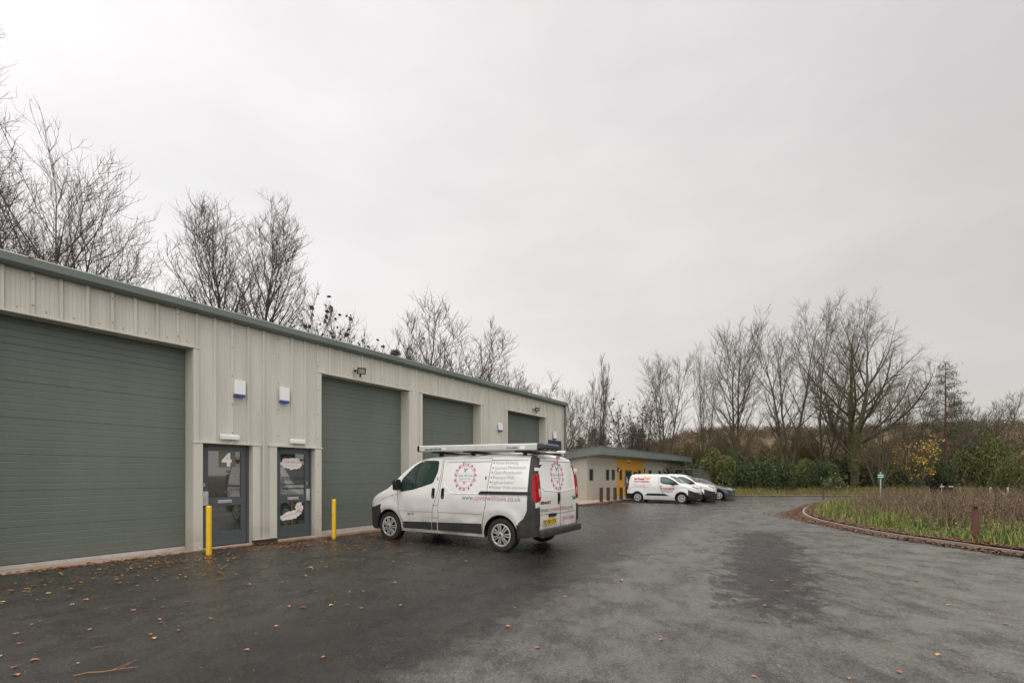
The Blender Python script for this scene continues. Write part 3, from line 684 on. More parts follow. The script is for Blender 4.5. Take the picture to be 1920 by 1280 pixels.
        for p in nm.polygons:
            c = p.center; inn = False
            for wx in s.wheels:
                d = math.hypot(c.x - wx, c.z - s.wr)
                if d < s.wr + .067 and abs(c.y) > .55 and abs(p.normal.y) < .3: inn = True
                if abs(abs(c.y) - .56) < .01 and d < s.wr + .07: inn = True
            if inn or (c.z < s.bot(c.x) + .02 and p.normal.z < -.7): p.material_index = 1
        nm.polygons.foreach_set('use_smooth', [True] * len(nm.polygons)); nm.set_sharp_from_angle(angle=R(32))
        o.parent = parent; s.obj = o; return o
    def shell(s, name, planes, inflate, mat, parent, keep=None):
        """a part cut from the body skin by planes (point, normal: the side the normal points to is dropped) and lifted off it"""
        bm = bmesh.new(); bm.from_mesh(s.obj.data)
        bmesh.ops.delete(bm, geom=[f for f in bm.faces if f.material_index == 1], context='FACES')
        for co, no_ in planes: bmesh.ops.bisect_plane(bm, geom=bm.verts[:] + bm.edges[:] + bm.faces[:], plane_co=co, plane_no=no_, clear_outer=True)
        if keep: bmesh.ops.delete(bm, geom=[f for f in bm.faces if not keep(f.calc_center_median(), f.normal)], context='FACES')
        bm.normal_update()
        inner = {v: v.co.copy() for v in bm.verts}
        ret = bmesh.ops.solidify(bm, geom=bm.faces[:], thickness=-inflate)
        for f in bm.faces: f.material_index = 0; f.smooth = True
        bmesh.ops.recalc_face_normals(bm, faces=bm.faces)
        me = bpy.data.meshes.new(name); bm.to_mesh(me); bm.free(); me.materials.append(mat); me.set_sharp_from_angle(angle=R(35))
        o = bpy.data.objects.new(name, me); COL.objects.link(o); o.parent = parent; return o
    def patch(s, name, poly, fn, mat, parent, off=.004, thick=.012, res=.07):
        """polygon laid on the body by fn(u, v, off)"""
        bm = bmesh.new(); f = bm.faces.new([bm.verts.new((p[0], 0, p[1])) for p in poly])
        bmesh.ops.triangulate(bm, faces=[f], ngon_method='EAR_CLIP')
        us = [p[0] for p in poly]; vv = [p[1] for p in poly]
        for lo, hi, ax in ((min(us), max(us), 0), (min(vv), max(vv), 2)):
            k = max(1, int((hi - lo) / res))
            for i in range(1, k):
                c = [0, 0, 0]; n_ = [0, 0, 0]; c[ax] = lo + (hi - lo) * i / k; n_[ax] = 1
                bmesh.ops.bisect_plane(bm, geom=bm.verts[:] + bm.edges[:] + bm.faces[:], plane_co=c, plane_no=n_)
        bmesh.ops.remove_doubles(bm, verts=bm.verts, dist=1e-4)
        ret = bmesh.ops.extrude_face_region(bm, geom=bm.faces[:]); ext = set(g for g in ret['geom'] if isinstance(g, bmesh.types.BMVert))
        for v in bm.verts: v.co = fn(v.co.x, v.co.z, off if v in ext else off - thick)
        for f in bm.faces: f.smooth = True
        bmesh.ops.recalc_face_normals(bm, faces=bm.faces)
        me = bpy.data.meshes.new(name); bm.to_mesh(me); bm.free(); me.materials.append(mat); me.set_sharp_from_angle(angle=R(35))
        o = bpy.data.objects.new(name, me); COL.objects.link(o); o.parent = parent; return o
    def seam(s, name, lines, fn, mat, parent, w=.004, off=.0015):
        """thin line(s) following the skin"""
        if len(lines) > 1:
            for l_ in lines: o = s.seam(name, [l_], fn, mat, parent, w, off)
            return o
        mb = MB()
        for pts in lines:
            q = []
            for a, b_ in zip(pts[:-1], pts[1:]):
                k = max(1, int(math.dist(a, b_) / .05)); q += [(a[0] + (b_[0] - a[0]) * i / k, a[1] + (b_[1] - a[1]) * i / k) for i in range(k)]
            q.append(pts[-1]); mb.tube([fn(u, v, off) for u, v in q], w, 6)
        return mb.build(name, mat, parent, smooth=60)
def rounded(pts, r=.05, n=5):
    out_ = []; m = len(pts)
    for i in range(m):
        p, a, b_ = Vector(pts[i]), Vector(pts[i - 1]), Vector(pts[(i + 1) % m]); ra = min(r, (a - p).length * .45); rb = min(r, (b_ - p).length * .45)
        A = p + (a - p).normalized() * ra; B = p + (b_ - p).normalized() * rb
        for k in range(n + 1): t = k / n; out_.append(tuple(A * (1 - t) ** 2 + p * 2 * t * (1 - t) + B * t * t))
    return out_
def wheel(parent, x, sd, r, rimr, wdt, y, spokes, tmat, style=0):
    T = Matrix.Translation((x, sd * y, r)) @ Euler((R(-90 * sd), 0, 0)).to_matrix().to_4x4()      # local z points outward
    e_ = empty('wheel', (0, 0, 0)); e_.parent = parent
    mb = MB(); h = wdt
    mb.lathe([(rimr, -h), (r - .02, -h), (r, -h + .03), (r, -.03), (r - .012, -.006), (r - .05, .004), (rimr + .02, .0), (rimr - .004, -.012), (rimr - .006, -h)], T, 48); mb.build('tyre', rubber, e_, smooth=40)
    mb = MB(); mb.lathe([(.0001, -.07), (rimr - .02, -.06), (rimr - .005, -.02)], T, 32); mb.build('brake_disc', under, e_)
    mb = MB(); mb.lathe([(rimr + .004, -.014), (rimr + .004, -.002), (rimr - .016, .002), (rimr - .03, -.008), (rimr - .03, -.03)], T, 48)
    for k in range(spokes):
        a = 2 * math.pi * k / spokes; c_, s_ = math.cos(a), math.sin(a)
        if style == 0: shapes = [[(.045, -.022), (rimr - .02, -.043), (rimr - .02, -.017), (.05, -.006)], [(.05, .006), (rimr - .02, .017), (rimr - .02, .043), (.045, .022)]]
        else: shapes = [[(.04, -.02), (rimr * .55, -.012), (rimr - .02, -.055), (rimr - .02, -.022), (rimr * .6, .0), (rimr - .02, .022), (rimr - .02, .055), (rimr * .55, .012), (.04, .02)]]
        for sh in shapes:
            mb.prism(sh, lambda u, v: T @ Vector((u * c_ - v * s_, u * s_ + v * c_, .002 + .012 * (1 - u / rimr))), lambda u, v: T @ Vector((u * c_ - v * s_, u * s_ + v * c_, -.03)))
    mb.lathe([(.0001, .022), (.035, .02), (.055, .012), (.06, -.03)], T, 24)
    mb.build('wheel_trim', tmat, e_, smooth=30)
    mb = MB(); mb.lathe([(.0001, .028), (.026, .026), (.03, .018)], T, 16); mb.build('hub_cap', under, e_)
    return e_
def plate(body_parent, fn, text, yellow_, w=.52, h=.111):
    """fn(u,v,off): u along reading direction from the centre"""
    pmt = pm('plate_yellow', (.75, .48, .02), .35) if yellow_ else pm('plate_white', (.70, .70, .66), .35)
    mb = MB(); mb.prism([(-w / 2, -h / 2), (w / 2, -h / 2), (w / 2, h / 2), (-w / 2, h / 2)], lambda u, v: fn(u, v, .012), lambda u, v: fn(u, v, .0)); p = mb.build('number_plate', pmt, body_parent)
    mb = MB(); mb.prism([(-w / 2 + .004, -h / 2 + .004), (-w / 2 + .045, -h / 2 + .004), (-w / 2 + .045, h / 2 - .004), (-w / 2 + .004, h / 2 - .004)], lambda u, v: fn(u, v, .0135), lambda u, v: fn(u, v, .0125)); mb.build('plate_band', blue_pl, p)
    if text: lettering('registration', text, .115, lambda u, v: fn(-w / 2 + .062 + u, v - .04, .0145), darkt, p, width=w - .085, bold=.003)
    return p
road_dirt(clad, .0, .55, (.20, .165, .12), .7); road_dirt(cladtrim, .0, .5, (.20, .165, .12), .6); road_dirt(doorg, .0, .45, (.13, .12, .095), .6)
# ---- the long van in front of the roller door
va = -.5588; vo = Vector((.268, 10.042, 0)) - Vector((math.cos(va), math.sin(va), 0)) * 3.931
VAN = empty('panel_van', (vo.x, vo.y, -.012), va, 'white panel van with pink wreath signwriting and roof rack, parked at the roller doors', 'van')
VB = Body(top=[(0, .74), (.05, .86), (.16, .97), (.34, 1.075), (.55, 1.155), (.72, 1.22), (.85, 1.30), (1.05, 1.46), (1.25, 1.61), (1.45, 1.74), (1.62, 1.825), (1.8, 1.88), (2.0, 1.91), (2.3, 1.925), (3.0, 1.93), (4.0, 1.925), (4.5, 1.90), (4.68, 1.87), (4.75, 1.82)],
          bot=[(0, .30), (.3, .25), (1.3, .26), (4.2, .28), (4.75, .36)],
          plan=[(0, .62), (.06, .74), (.16, .83), (.32, .89), (.55, .925), (.9, .945), (2, .952), (4.2, .952), (4.55, .945), (4.66, .925), (4.72, .895), (4.75, .86)],
          inset=[(.2, .06), (.35, .025), (.55, .012), (.72, .006), (.74, .0), (1.0, .0), (1.15, .012), (1.35, .04), (1.6, .085), (1.85, .145), (2.0, .18)],
          corner=[(0, .10), (.5, .14), (.9, .12), (1.5, .10), (2, .12), (4.5, .12), (4.75, .10)],
          wheels=(.833, 3.931), wr=.335, crown=.045, lean=.10, leanz=1.15, bulge=.03, flare=.022)
vb = VB.make('body', paint_dirty, VAN)
S = lambda x, z, off=0: VB.side(-1, x, z, off)
S2 = lambda x, z, off=0: VB.side(1, x, z, off)
RR = lambda u, v, off=0: VB.rear(u, v, off)
for sd_ in (-1, 1):
    for x in VB.wheels: wheel(VAN, x, sd_, .335, .225, .22, .925, 7, alloy)
VB.shell('front_bumper', [((.56, 0, 0), (1, 0, 0)), ((0, 0, .70), (-.25, 0, 1))], .014, grey_pl, VAN)
VB.shell('rear_bumper', [((4.32, 0, 0), (-1, 0, 0)), ((0, 0, .56), (0, 0, 1))], .016, grey_pl, VAN, keep=lambda c, n_: not (c.x > 4.70 and c.z > .47 and abs(c.y) < .84))
for sg in (-1, 1): VB.shell('rear_pillar', [((4.545, 0, 0), (-1, 0, 0)), ((4.70, 0, 0), (1, 0, 0)), ((0, 0, .55), (0, 0, -1)), ((0, 0, 1.905), (0, 0, 1))], .010, grey_pl, VAN, keep=lambda c, n_: c.y * sg > .70 and (c.z > .89 or c.x > 4.5))
# bumper corner rising behind the arch
for s_, nm in ((S, 'l'), (S2, 'r')):
    VB.patch('bumper_corner', rounded([(4.36, .54), (4.74, .54), (4.74, .90), (4.56, .90), (4.50, .72), (4.36, .60)], .05), s_, grey_pl, VAN, .016, .02)
    VB.patch('sill_cladding', rounded([(1.31, .33), (2.13, .33), (2.13, .50), (1.31, .475)], .02), s_, grey_pl, VAN, .010, .014)
    VB.patch('sill_cladding', rounded([(2.16, .33), (2.29, .33), (2.29, .505), (2.16, .50)], .01), s_, grey_pl, VAN, .007, .010)
    VB.patch('sill_cladding', rounded([(2.32, .33), (3.49, .33), (3.49, .54), (2.32, .505)], .02), s_, grey_pl, VAN, .010, .014)
    VB.seam('waist_crease', [[(1.18, .715), (2.14, .715)], [(2.34, .725), (3.50, .735)]], s_, pm('crease_dark', (.16, .14, .11), .7), VAN, .004, .0005)  # dark line laid along the waist crease
# rear corner bumper strips either side of the doors
for sg in (-1, 1):
    VB.patch('bumper_corner', rounded([(sg * .83, .54), (sg * .93, .54), (sg * .92, .90), (sg * .84, .90)], .02), RR, grey_pl, VAN, .016, .03)
# cab glass
win = rounded([(1.22, 1.16), (1.62, 1.225), (2.14, 1.365), (2.245, 1.60), (2.235, 1.80), (2.12, 1.815), (1.80, 1.815), (1.58, 1.70), (1.26, 1.43), (1.215, 1.33)], .045)
for s_ in (S, S2):
    g0 = VB.patch('window_seal', rounded([(1.20, 1.135), (1.62, 1.20), (2.16, 1.345), (2.27, 1.60), (2.26, 1.825), (2.12, 1.838), (1.79, 1.838), (1.565, 1.72), (1.24, 1.445), (1.19, 1.33)], .05), s_, black_pl, VAN, .003, .008)
    VB.patch('side_window', win, s_, vglass, g0, .0055, .002)
    VB.seam('window_divider', [[(1.62, 1.215), (1.70, 1.77)]], s_, black_pl, g0, .012, .002)
FR = lambda u, v, off=0: VB.front(u, v, off)
VB.patch('windscreen', rounded([(-.74, 1.27), (0, 1.24), (.74, 1.27), (.66, 1.80), (0, 1.84), (-.66, 1.80)], .08), FR, vglass, VAN, .006, .012)
for sg in (-1, 1): VB.patch('headlight', rounded([(sg * .36, .80), (sg * .78, .86), (sg * .82, 1.02), (sg * .74, 1.04), (sg * .42, .93)], .04), FR, lampclear, VAN, .006, .012)
VB.patch('grille', rounded([(-.33, .76), (.33, .76), (.30, .86), (-.30, .86)], .03), FR, black_pl, VAN, .006, .01)
# door gaps
VB.seam('panel_gap', [[(1.10, 1.18), (1.13, 1.0), (1.16, .7), (1.28, .50), (1.30, .34)], [(2.37, 1.85), (2.36, 1.5), (2.31, 1.15), (2.22, .90), (2.165, .75), (2.145, .34)], [(2.34, .34), (2.33, .85), (2.36, 1.1), (2.40, 1.5), (2.40, 1.84)],
    [(2.40, 1.865), (3.66, 1.86)], [(3.66, 1.86), (3.63, 1.5), (3.60, 1.16), (3.585, .95), (3.55, .80), (3.52, .6), (3.50, .34)], [(2.17, .87), (2.32, .87)], [(2.15, .60), (2.33, .60)], [(3.66, 1.82), (4.54, 1.815)]], S, seamm, VAN)
VB.seam('panel_gap', [[(1.10, 1.18), (1.13, 1.0), (1.28, .50), (1.30, .34)], [(2.37, 1.85), (2.31, 1.15), (2.145, .34)]], S2, seamm, VAN)
VB.seam('pressing_edge', [[(2.50, 1.79), (2.46, 1.74), (2.455, 1.36), (2.49, 1.29), (2.66, 1.145), (2.74, 1.135), (3.42, 1.135)], [(1.13, 1.10), (.9, 1.06), (.62, .97), (.45, .90)]], S, paint_dirty, VAN, .008, .001)
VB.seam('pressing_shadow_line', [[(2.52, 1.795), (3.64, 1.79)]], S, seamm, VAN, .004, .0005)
VB.patch('door_rail', rounded([(3.40, 1.135), (3.46, 1.195), (4.60, 1.20), (4.62, 1.155), (4.60, 1.14)], .015), S, black_pl, VAN, .022, .026)
def bar_handle(x, z0, z1, fn, nm='door_handle'):
    h = VB.patch(nm, rounded([(x - .042, z0), (x + .042, z0), (x + .042, z1), (x - .042, z1)], .04, 6), fn, black_pl, VAN, .008, .012, .03)
    VB.seam('grip', [[(x, z0 + .05), (x, z1 - .03)]], fn, black_pl, h, .014, .020)
    VB.patch('keyhole', rounded([(x - .013, z0 + .02), (x + .013, z0 + .02), (x + .013, z0 + .046), (x - .013, z0 + .046)], .012), fn, metal, h, .0095, .002)
bar_handle(2.19, 1.02, 1.24, S); bar_handle(2.455, 1.015, 1.245, S)
VB.patch('fuel_catch', rounded([(3.54, 1.43), (3.565, 1.43), (3.565, 1.50), (3.54, 1.50)], .01), S, black_pl, VAN, .006, .008, .03)
VB.patch('side_repeater', rounded([(.92, 1.035), (1.0, 1.04), (1.0, 1.075), (.93, 1.07)], .015), S, lampclear, VAN, .006, .008, .03)
VB.patch('window_catch', rounded([(2.275, 1.41), (2.295, 1.41), (2.295, 1.47), (2.275, 1.47)], .008), S, black_pl, VAN, .006, .008, .03)
lettering('badge', 'dCi 115', .055, lambda u, v: S(1.43 + u, .635 + v, .003), darkt, VAN, bold=.002)
# mirror
for s_, sg in ((S, -1), (S2, 1)):
    p = s_(1.20, 1.2, 0); mb = MB()
    prof = [(-.10, -.16), (.02, -.17), (.06, -.1), (.07, .12), (.03, .19), (-.06, .2), (-.11, .12)]
    mb.prism(rounded([(sg * .03, 1.19), (sg * .18, 1.17), (sg * .20, 1.38), (sg * .15, 1.43), (sg * .03, 1.42)], .05), lambda u, v: Vector((p.x - .07, p.y + u, v)), lambda u, v: Vector((p.x + .05, p.y + u, v)))
    mb.build('wing_mirror', black_pl, VAN, bevel=.02, smooth=50)
# rear end
door_out = rounded([(-.84, .48), (.84, .48), (.84, 1.45), (.72, 1.86), (-.72, 1.86), (-.84, 1.45)], .07, 6)
VB.seam('door_gap', [door_out + [door_out[0]], [(0, .48), (0, 1.86)]], RR, seamm, VAN, .0045, .0005)
VB.seam('pressing_edge', [[(-.72, 1.27), (-.66, 1.225), (0, 1.175), (.66, 1.225), (.72, 1.27), (.70, 1.74), (.64, 1.79)]], RR, paint_dirty, VAN, .009, .001)
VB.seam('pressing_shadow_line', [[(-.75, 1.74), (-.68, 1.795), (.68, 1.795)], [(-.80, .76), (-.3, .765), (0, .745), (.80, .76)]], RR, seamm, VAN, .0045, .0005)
for sg in (-1, 1):
    # tall lamp wrapping the corner
    lp = VB.patch('tail_lamp', rounded([(sg * .80, 1.10), (sg * .83, 1.02), (sg * .915, 1.02), (sg * .905, 1.50), (sg * .87, 1.55), (sg * .80, 1.54)], .03), RR, lampred, VAN, .018, .03)
    VB.patch('tail_lamp_side', rounded([(4.64, 1.14), (4.70, 1.0), (4.75, 1.0), (4.75, 1.55), (4.68, 1.55), (4.645, 1.45)], .03), (S if sg < 0 else S2), lampred, lp, .018, .03)
    VB.patch('reversing_lamp', rounded([(sg * .82, 1.10), (sg * .88, 1.10), (sg * .88, 1.27), (sg * .82, 1.25)], .03), RR, lampclear, lp, .022, .006)
    VB.patch('lamp_segment', rounded([(sg * .825, 1.30), (sg * .89, 1.30), (sg * .89, 1.42), (sg * .825, 1.42)], .02), RR, lampdark, lp, .021, .006)
    VB.patch('corner_block', [(sg * .80, 1.60), (sg * .93, 1.60), (sg * .93, 1.66), (sg * .80, 1.66)], RR, paint_dirty, VAN, .022, .03)
    VB.patch('corner_block', [(sg * .83, .92), (sg * .95, .92), (sg * .95, .985), (sg * .83, .985)], RR, paint_dirty, VAN, .022, .03)
    VB.patch('reflector', rounded([(sg * .62, .395), (sg * .72, .395), (sg * .72, .425), (sg * .62, .425)], .01), RR, lampred, VAN, .024, .01, .04)
mb = MB(); mb.box(4.76, 4.86, -.88, .88, .33, .47); mb.build('bumper_step', grey_pl, VAN, bevel=.03, smooth=50)
VB.patch('high_brake_lamp', rounded([(-.06, 1.868), (.06, 1.868), (.06, 1.90), (-.06, 1.90)], .012), lambda u, v, off=0: VB.rear(u, 1.80, 0) + Vector((.02 + off - (v - 1.86) * .6, 0, v - 1.80)), lampred, VAN, .02, .03, .05)
bh = VB.patch('rear_handle', rounded([(-.115, .93), (-.045, .93), (-.045, 1.17), (-.115, 1.17)], .03, 5), RR, black_pl, VAN, .008, .012, .03)
VB.seam('grip', [[(-.08, .99), (-.08, 1.14)]], RR, black_pl, bh, .016, .022)
VB.patch('plate_lamp_housing', rounded([(-.50, .705), (-.22, .705), (-.22, .76), (-.50, .76)], .02), RR, black_pl, VAN, .03, .04, .05)
pc = VB.rear(-.46, .61, .004); plate(VAN, lambda u, v, off: Vector((pc.x + off, pc.y + .012 + u, pc.z + v)), 'LV58 OYR', True)
lettering('badge', 'RENAULT', .075, lambda u, v: RR(-.80 + u, .96 + v, .003), darkt, VAN, width=.40, bold=.004)
lettering('badge', 'Trafic', .11, lambda u, v: RR(.60 + u, 1.0 + v, .003), darkt, VAN, width=.20, bold=.004)
# signwriting
sw = pm('grey_vinyl', (.11, .11, .116), .5); pk2 = pm('rose_vinyl', (.45, .10, .14), .5); mag = pm('magenta_vinyl', (.48, .045, .33), .5); swl = pm('pale_grey_vinyl', (.30, .29, .29), .5); plum = pm('plum_vinyl', (.20, .03, .07), .5)
def url(fn, u0, v0, width, size):
    vs = text2d('www.coverwithlove.co.uk', size)[0]; tot = max(v[0] for v in vs); k = width / tot; x = 0
    for s_, m_ in (('www.', sw), ('coverwithlove', pk2), ('.co.uk', sw)):
        v_, f_ = text2d(s_, size, bold=-.0008); ln = max(q[0] for q in v_) + size * .02
        mb = MB(); mb.add([fn(u0 + (x + a) * k, v0 + b_, .003) for a, b_ in v_], f_); mb.build('web_lettering', m_, VAN); x += ln + size * .045
url(S, 2.98, 1.01, 1.42, .15); url(RR, -.80, .80, 1.44, .15)
lettering('phone_lettering', '07917 694306', .12, lambda u, v: RR(.10 + u, .58 + v, .003), pk2, VAN, width=.62)
for i, (s_, w_) in enumerate((('Venue Dressing', .60), ('Caravan Photobooth', .84), ('Open Photobooths', .74), ('Prosecco Walls', .56), ('Light up Letters', .56), ('Flower Walls and more', .90))):
    x0 = 3.71 - i * .008; z0 = 1.735 - i * .097; w_ *= .88
    lettering('service_lettering', s_, .085, lambda u, v: S(x0 + .05 + u, z0 + v, .003), sw, VAN, width=w_, bold=-.0014)
    mb = MB(); pts = [(x0 + .015 * math.cos(a), z0 + .03 + .015 * math.sin(a)) for a in [k * math.pi / 5 for k in range(10)]]
    mb.prism(pts, lambda u, v: S(u, v, .003), lambda u, v: S(u, v, -.002)); mb.build('bullet_dot', plum, VAN)
def wreath(fn, cu, cv, rx, rz):
    root = None; rr = random.Random(5)
    def disc(mb, u, v, r_, off=.0035, n=7):
        pts = [(u + r_ * math.cos(k * 2 * math.pi / n), v + r_ * math.sin(k * 2 * math.pi / n)) for k in range(n)]
        mb.add([fn(a, b_, off) for a, b_ in pts], [tuple(range(n))])
    mb = MB()
    for i in range(15):
        a = 2 * math.pi * (i + .3) / 15; c_, s_ = math.cos(a), math.sin(a)
        for k in range(11): disc(mb, cu + rx * c_ + rr.gauss(0, .016), cv + rz * s_ + rr.gauss(0, .016), rr.uniform(.006, .014), n=5)
    for i in range(90):
        a = rr.uniform(0, 2 * math.pi); k = rr.uniform(.93, 1.06); disc(mb, cu + rx * k * math.cos(a), cv + rz * k * math.sin(a), rr.uniform(.003, .006), n=5)
    root = mb.build('wreath', mag, VAN)
    for (kx, w_, m_) in ((.86, .0022, swl), (.90, .0018, mag)):
        mb = MB(); n = 60
        ring = [(cu + rx * kx * math.cos(2 * math.pi * i / n), cv + rz * kx * math.sin(2 * math.pi * i / n)) for i in range(n)]
        rin = [(cu + (rx * kx - w_ * 2) * math.cos(2 * math.pi * i / n), cv + (rz * kx - w_ * 2) * math.sin(2 * math.pi * i / n)) for i in range(n)]
        mb.add([fn(a, b_, .003) for a, b_ in ring + rin], [(i, (i + 1) % n, n + (i + 1) % n, n + i) for i in range(n)]); mb.build('ring', m_, root)
    mb = MB()
    for pl in ([(0, 0), (-.05, .06), (-.035, .085), (-.005, .03)], [(0, 0), (.055, .045), (.05, .075), (.005, .03)], [(0, 0), (-.04, -.005), (-.03, .02)], [(0, 0), (.012, -.045), (.022, -.005)]):
        mb.add([fn(cu + a * rx / .28, cv + rz * .42 + b_, .0035) for a, b_ in pl], [tuple(range(len(pl)))])
    mb.build('butterfly', sw, root)
    k = rx / .28
    lettering('script_lettering', 'Cover with Love', .085, lambda u, v: fn(cu - .205 * k + u * k, cv + .0 + v, .0035), swl, root, width=.41, shear=.3)
    lettering('script_lettering', 'Wedding & Event Stylist', .04, lambda u, v: fn(cu - .17 * k + u * k, cv - .055 + v, .0035), swl, root, width=.34)
    mb = MB()
    for (u0, u1) in ((-.19, -.06), (.06, .19)): mb.add([fn(cu + a * k, cv - .095 + b_, .0035) for a, b_ in ((u0, 0), (u1, 0), (u1, .004), (u0, .004))], [(0, 1, 2, 3)])
    for (a, b_) in ((-.04, -.10), (-.02, -.115), (0, -.10), (.02, -.115), (.04, -.10), (0, -.13), (-.015, -.135), (.015, -.135), (0, -.15)): disc(mb, cu + a * k, cv + b_, .011, n=4)
    mb.build('scroll', mag, root)
wreath(S, 3.015, 1.485, .265, .265); wreath(lambda u, v, off=0: RR(u, v, off), -.08, 1.50, .265, .27)
# roof rack of white beams with black ends, and its crossbars
rk = empty('roof_rack', (0, 0, 0)); rk.parent = VAN
alu = pm('rack_beam_white', (.60, .60, .57), .35, .1, .04, 3, dirt=((.3, .28, .23), .4), dscale=3)
XR0, XR1 = 1.72, 4.72
ZR = lambda x: 2.035 - .015 * (x - 1.7)
for i, y in enumerate((-.80, -.62, -.44, -.26)):
    x0, x1 = XR0, XR1; h_ = .135; zb_ = 0
    mb = MB(); mb.prism(rounded([(y - .068, zb_), (y + .068, zb_), (y + .068, zb_ + h_), (y - .068, zb_ + h_)], .022, 4), lambda u, v: Vector((x0, u, v + ZR(x0))), lambda u, v: Vector((x1, u, v + ZR(x1)))); b_ = mb.build('rack_beam', alu, rk, smooth=40)
    for xa, xb in ((x1 + .001, x1 + .16), (x0 - .001, x0 - .10)):
        mb = MB(); cy, cz = y, ZR(xa) + h_ / 2
        prof = rounded([(-.075, -.072), (.075, -.072), (.075, .072), (-.075, .072)], .03, 4); n = len(prof); vs = []; st_ = ((0, 1), (.4, 1), (.75, .8), (1, .45))
        for t_, k_ in st_: vs += [Vector((xa + (xb - xa) * t_, cy + u * k_, cz + v * k_)) for u, v in prof]
        mb.add(vs, [(q * n + j, q * n + (j + 1) % n, (q + 1) * n + (j + 1) % n, (q + 1) * n + j) for q in range(3) for j in range(n)] + [tuple(range(n)), tuple(range(3 * n, 4 * n))])
        mb.build('end_cap', pm('glossy_black_cap', (.015, .015, .015), .22), b_, smooth=40)
lettering('decal', 'Rhino PIPE TUBE 3.0M', .045, lambda u, v: Vector((XR0 + .17 + u, -.8705, 2.062 + v)), darkt, rk, width=.46, bold=.002)
lettering('decal', 'rhino', .05, lambda u, v: Vector((4.02 + u, -.8705, 2.04 + v)), pk2, rk, width=.12, bold=.002)
lettering('decal', 'products', .05, lambda u, v: Vector((4.15 + u, -.8705, 2.04 + v)), blue_pl, rk, width=.14, bold=.002)
mb = MB(); mb.box(XR0 + .66, XR0 + .76, -.8712, -.8682, 2.06, 2.11); mb.build('decal', white_pl, rk)
mb = MB(); mb.box(4.34, 4.45, -.8712, -.8682, 2.02, 2.09); mb.build('decal', white_pl, rk)
for x in (2.22, 3.10, 4.36):
    zr = ZR(x) - .048
    mb = MB(); mb.box(x - .022, x + .022, -.80, .80, zr, zr + .045); cb = mb.build('crossbar', pm('black_rack_metal', (.02, .02, .02), .4, .4), rk, bevel=.006)
    for sg in (-1, 1):
        mb = MB(); zf = VB.ztop(x, .70)
        mb.prism([(-.05, 0), (.05, 0), (.03, .05), (.02, .11), (-.02, .11), (-.03, .05)], lambda u, v: Vector((x + u, sg * .66, zf - .02 + v * (zr - zf + .03) / .11)), lambda u, v: Vector((x + u, sg * .74, zf - .02 + v * (zr - zf + .03) / .11))); mb.build('foot', black_pl, cb)
    mb = MB(); mb.box(x - .15, x + .15, -.86, -.74, zr + .018, zr + .046); mb.build('bracket_plate', pm('black_rack_metal', (.02, .02, .02), .4), cb)
mb = MB(); mb.tube([(2.1, -.1, 2.03), (4.5, -.1, 2.0)], .02, 6); mb.build('rack_rail', alu, rk)
mb = MB(); mb.tube([(2.1, .62, 2.05), (4.6, .62, 2.02)], .028, 8); mb.build('rack_rail', alu, rk)
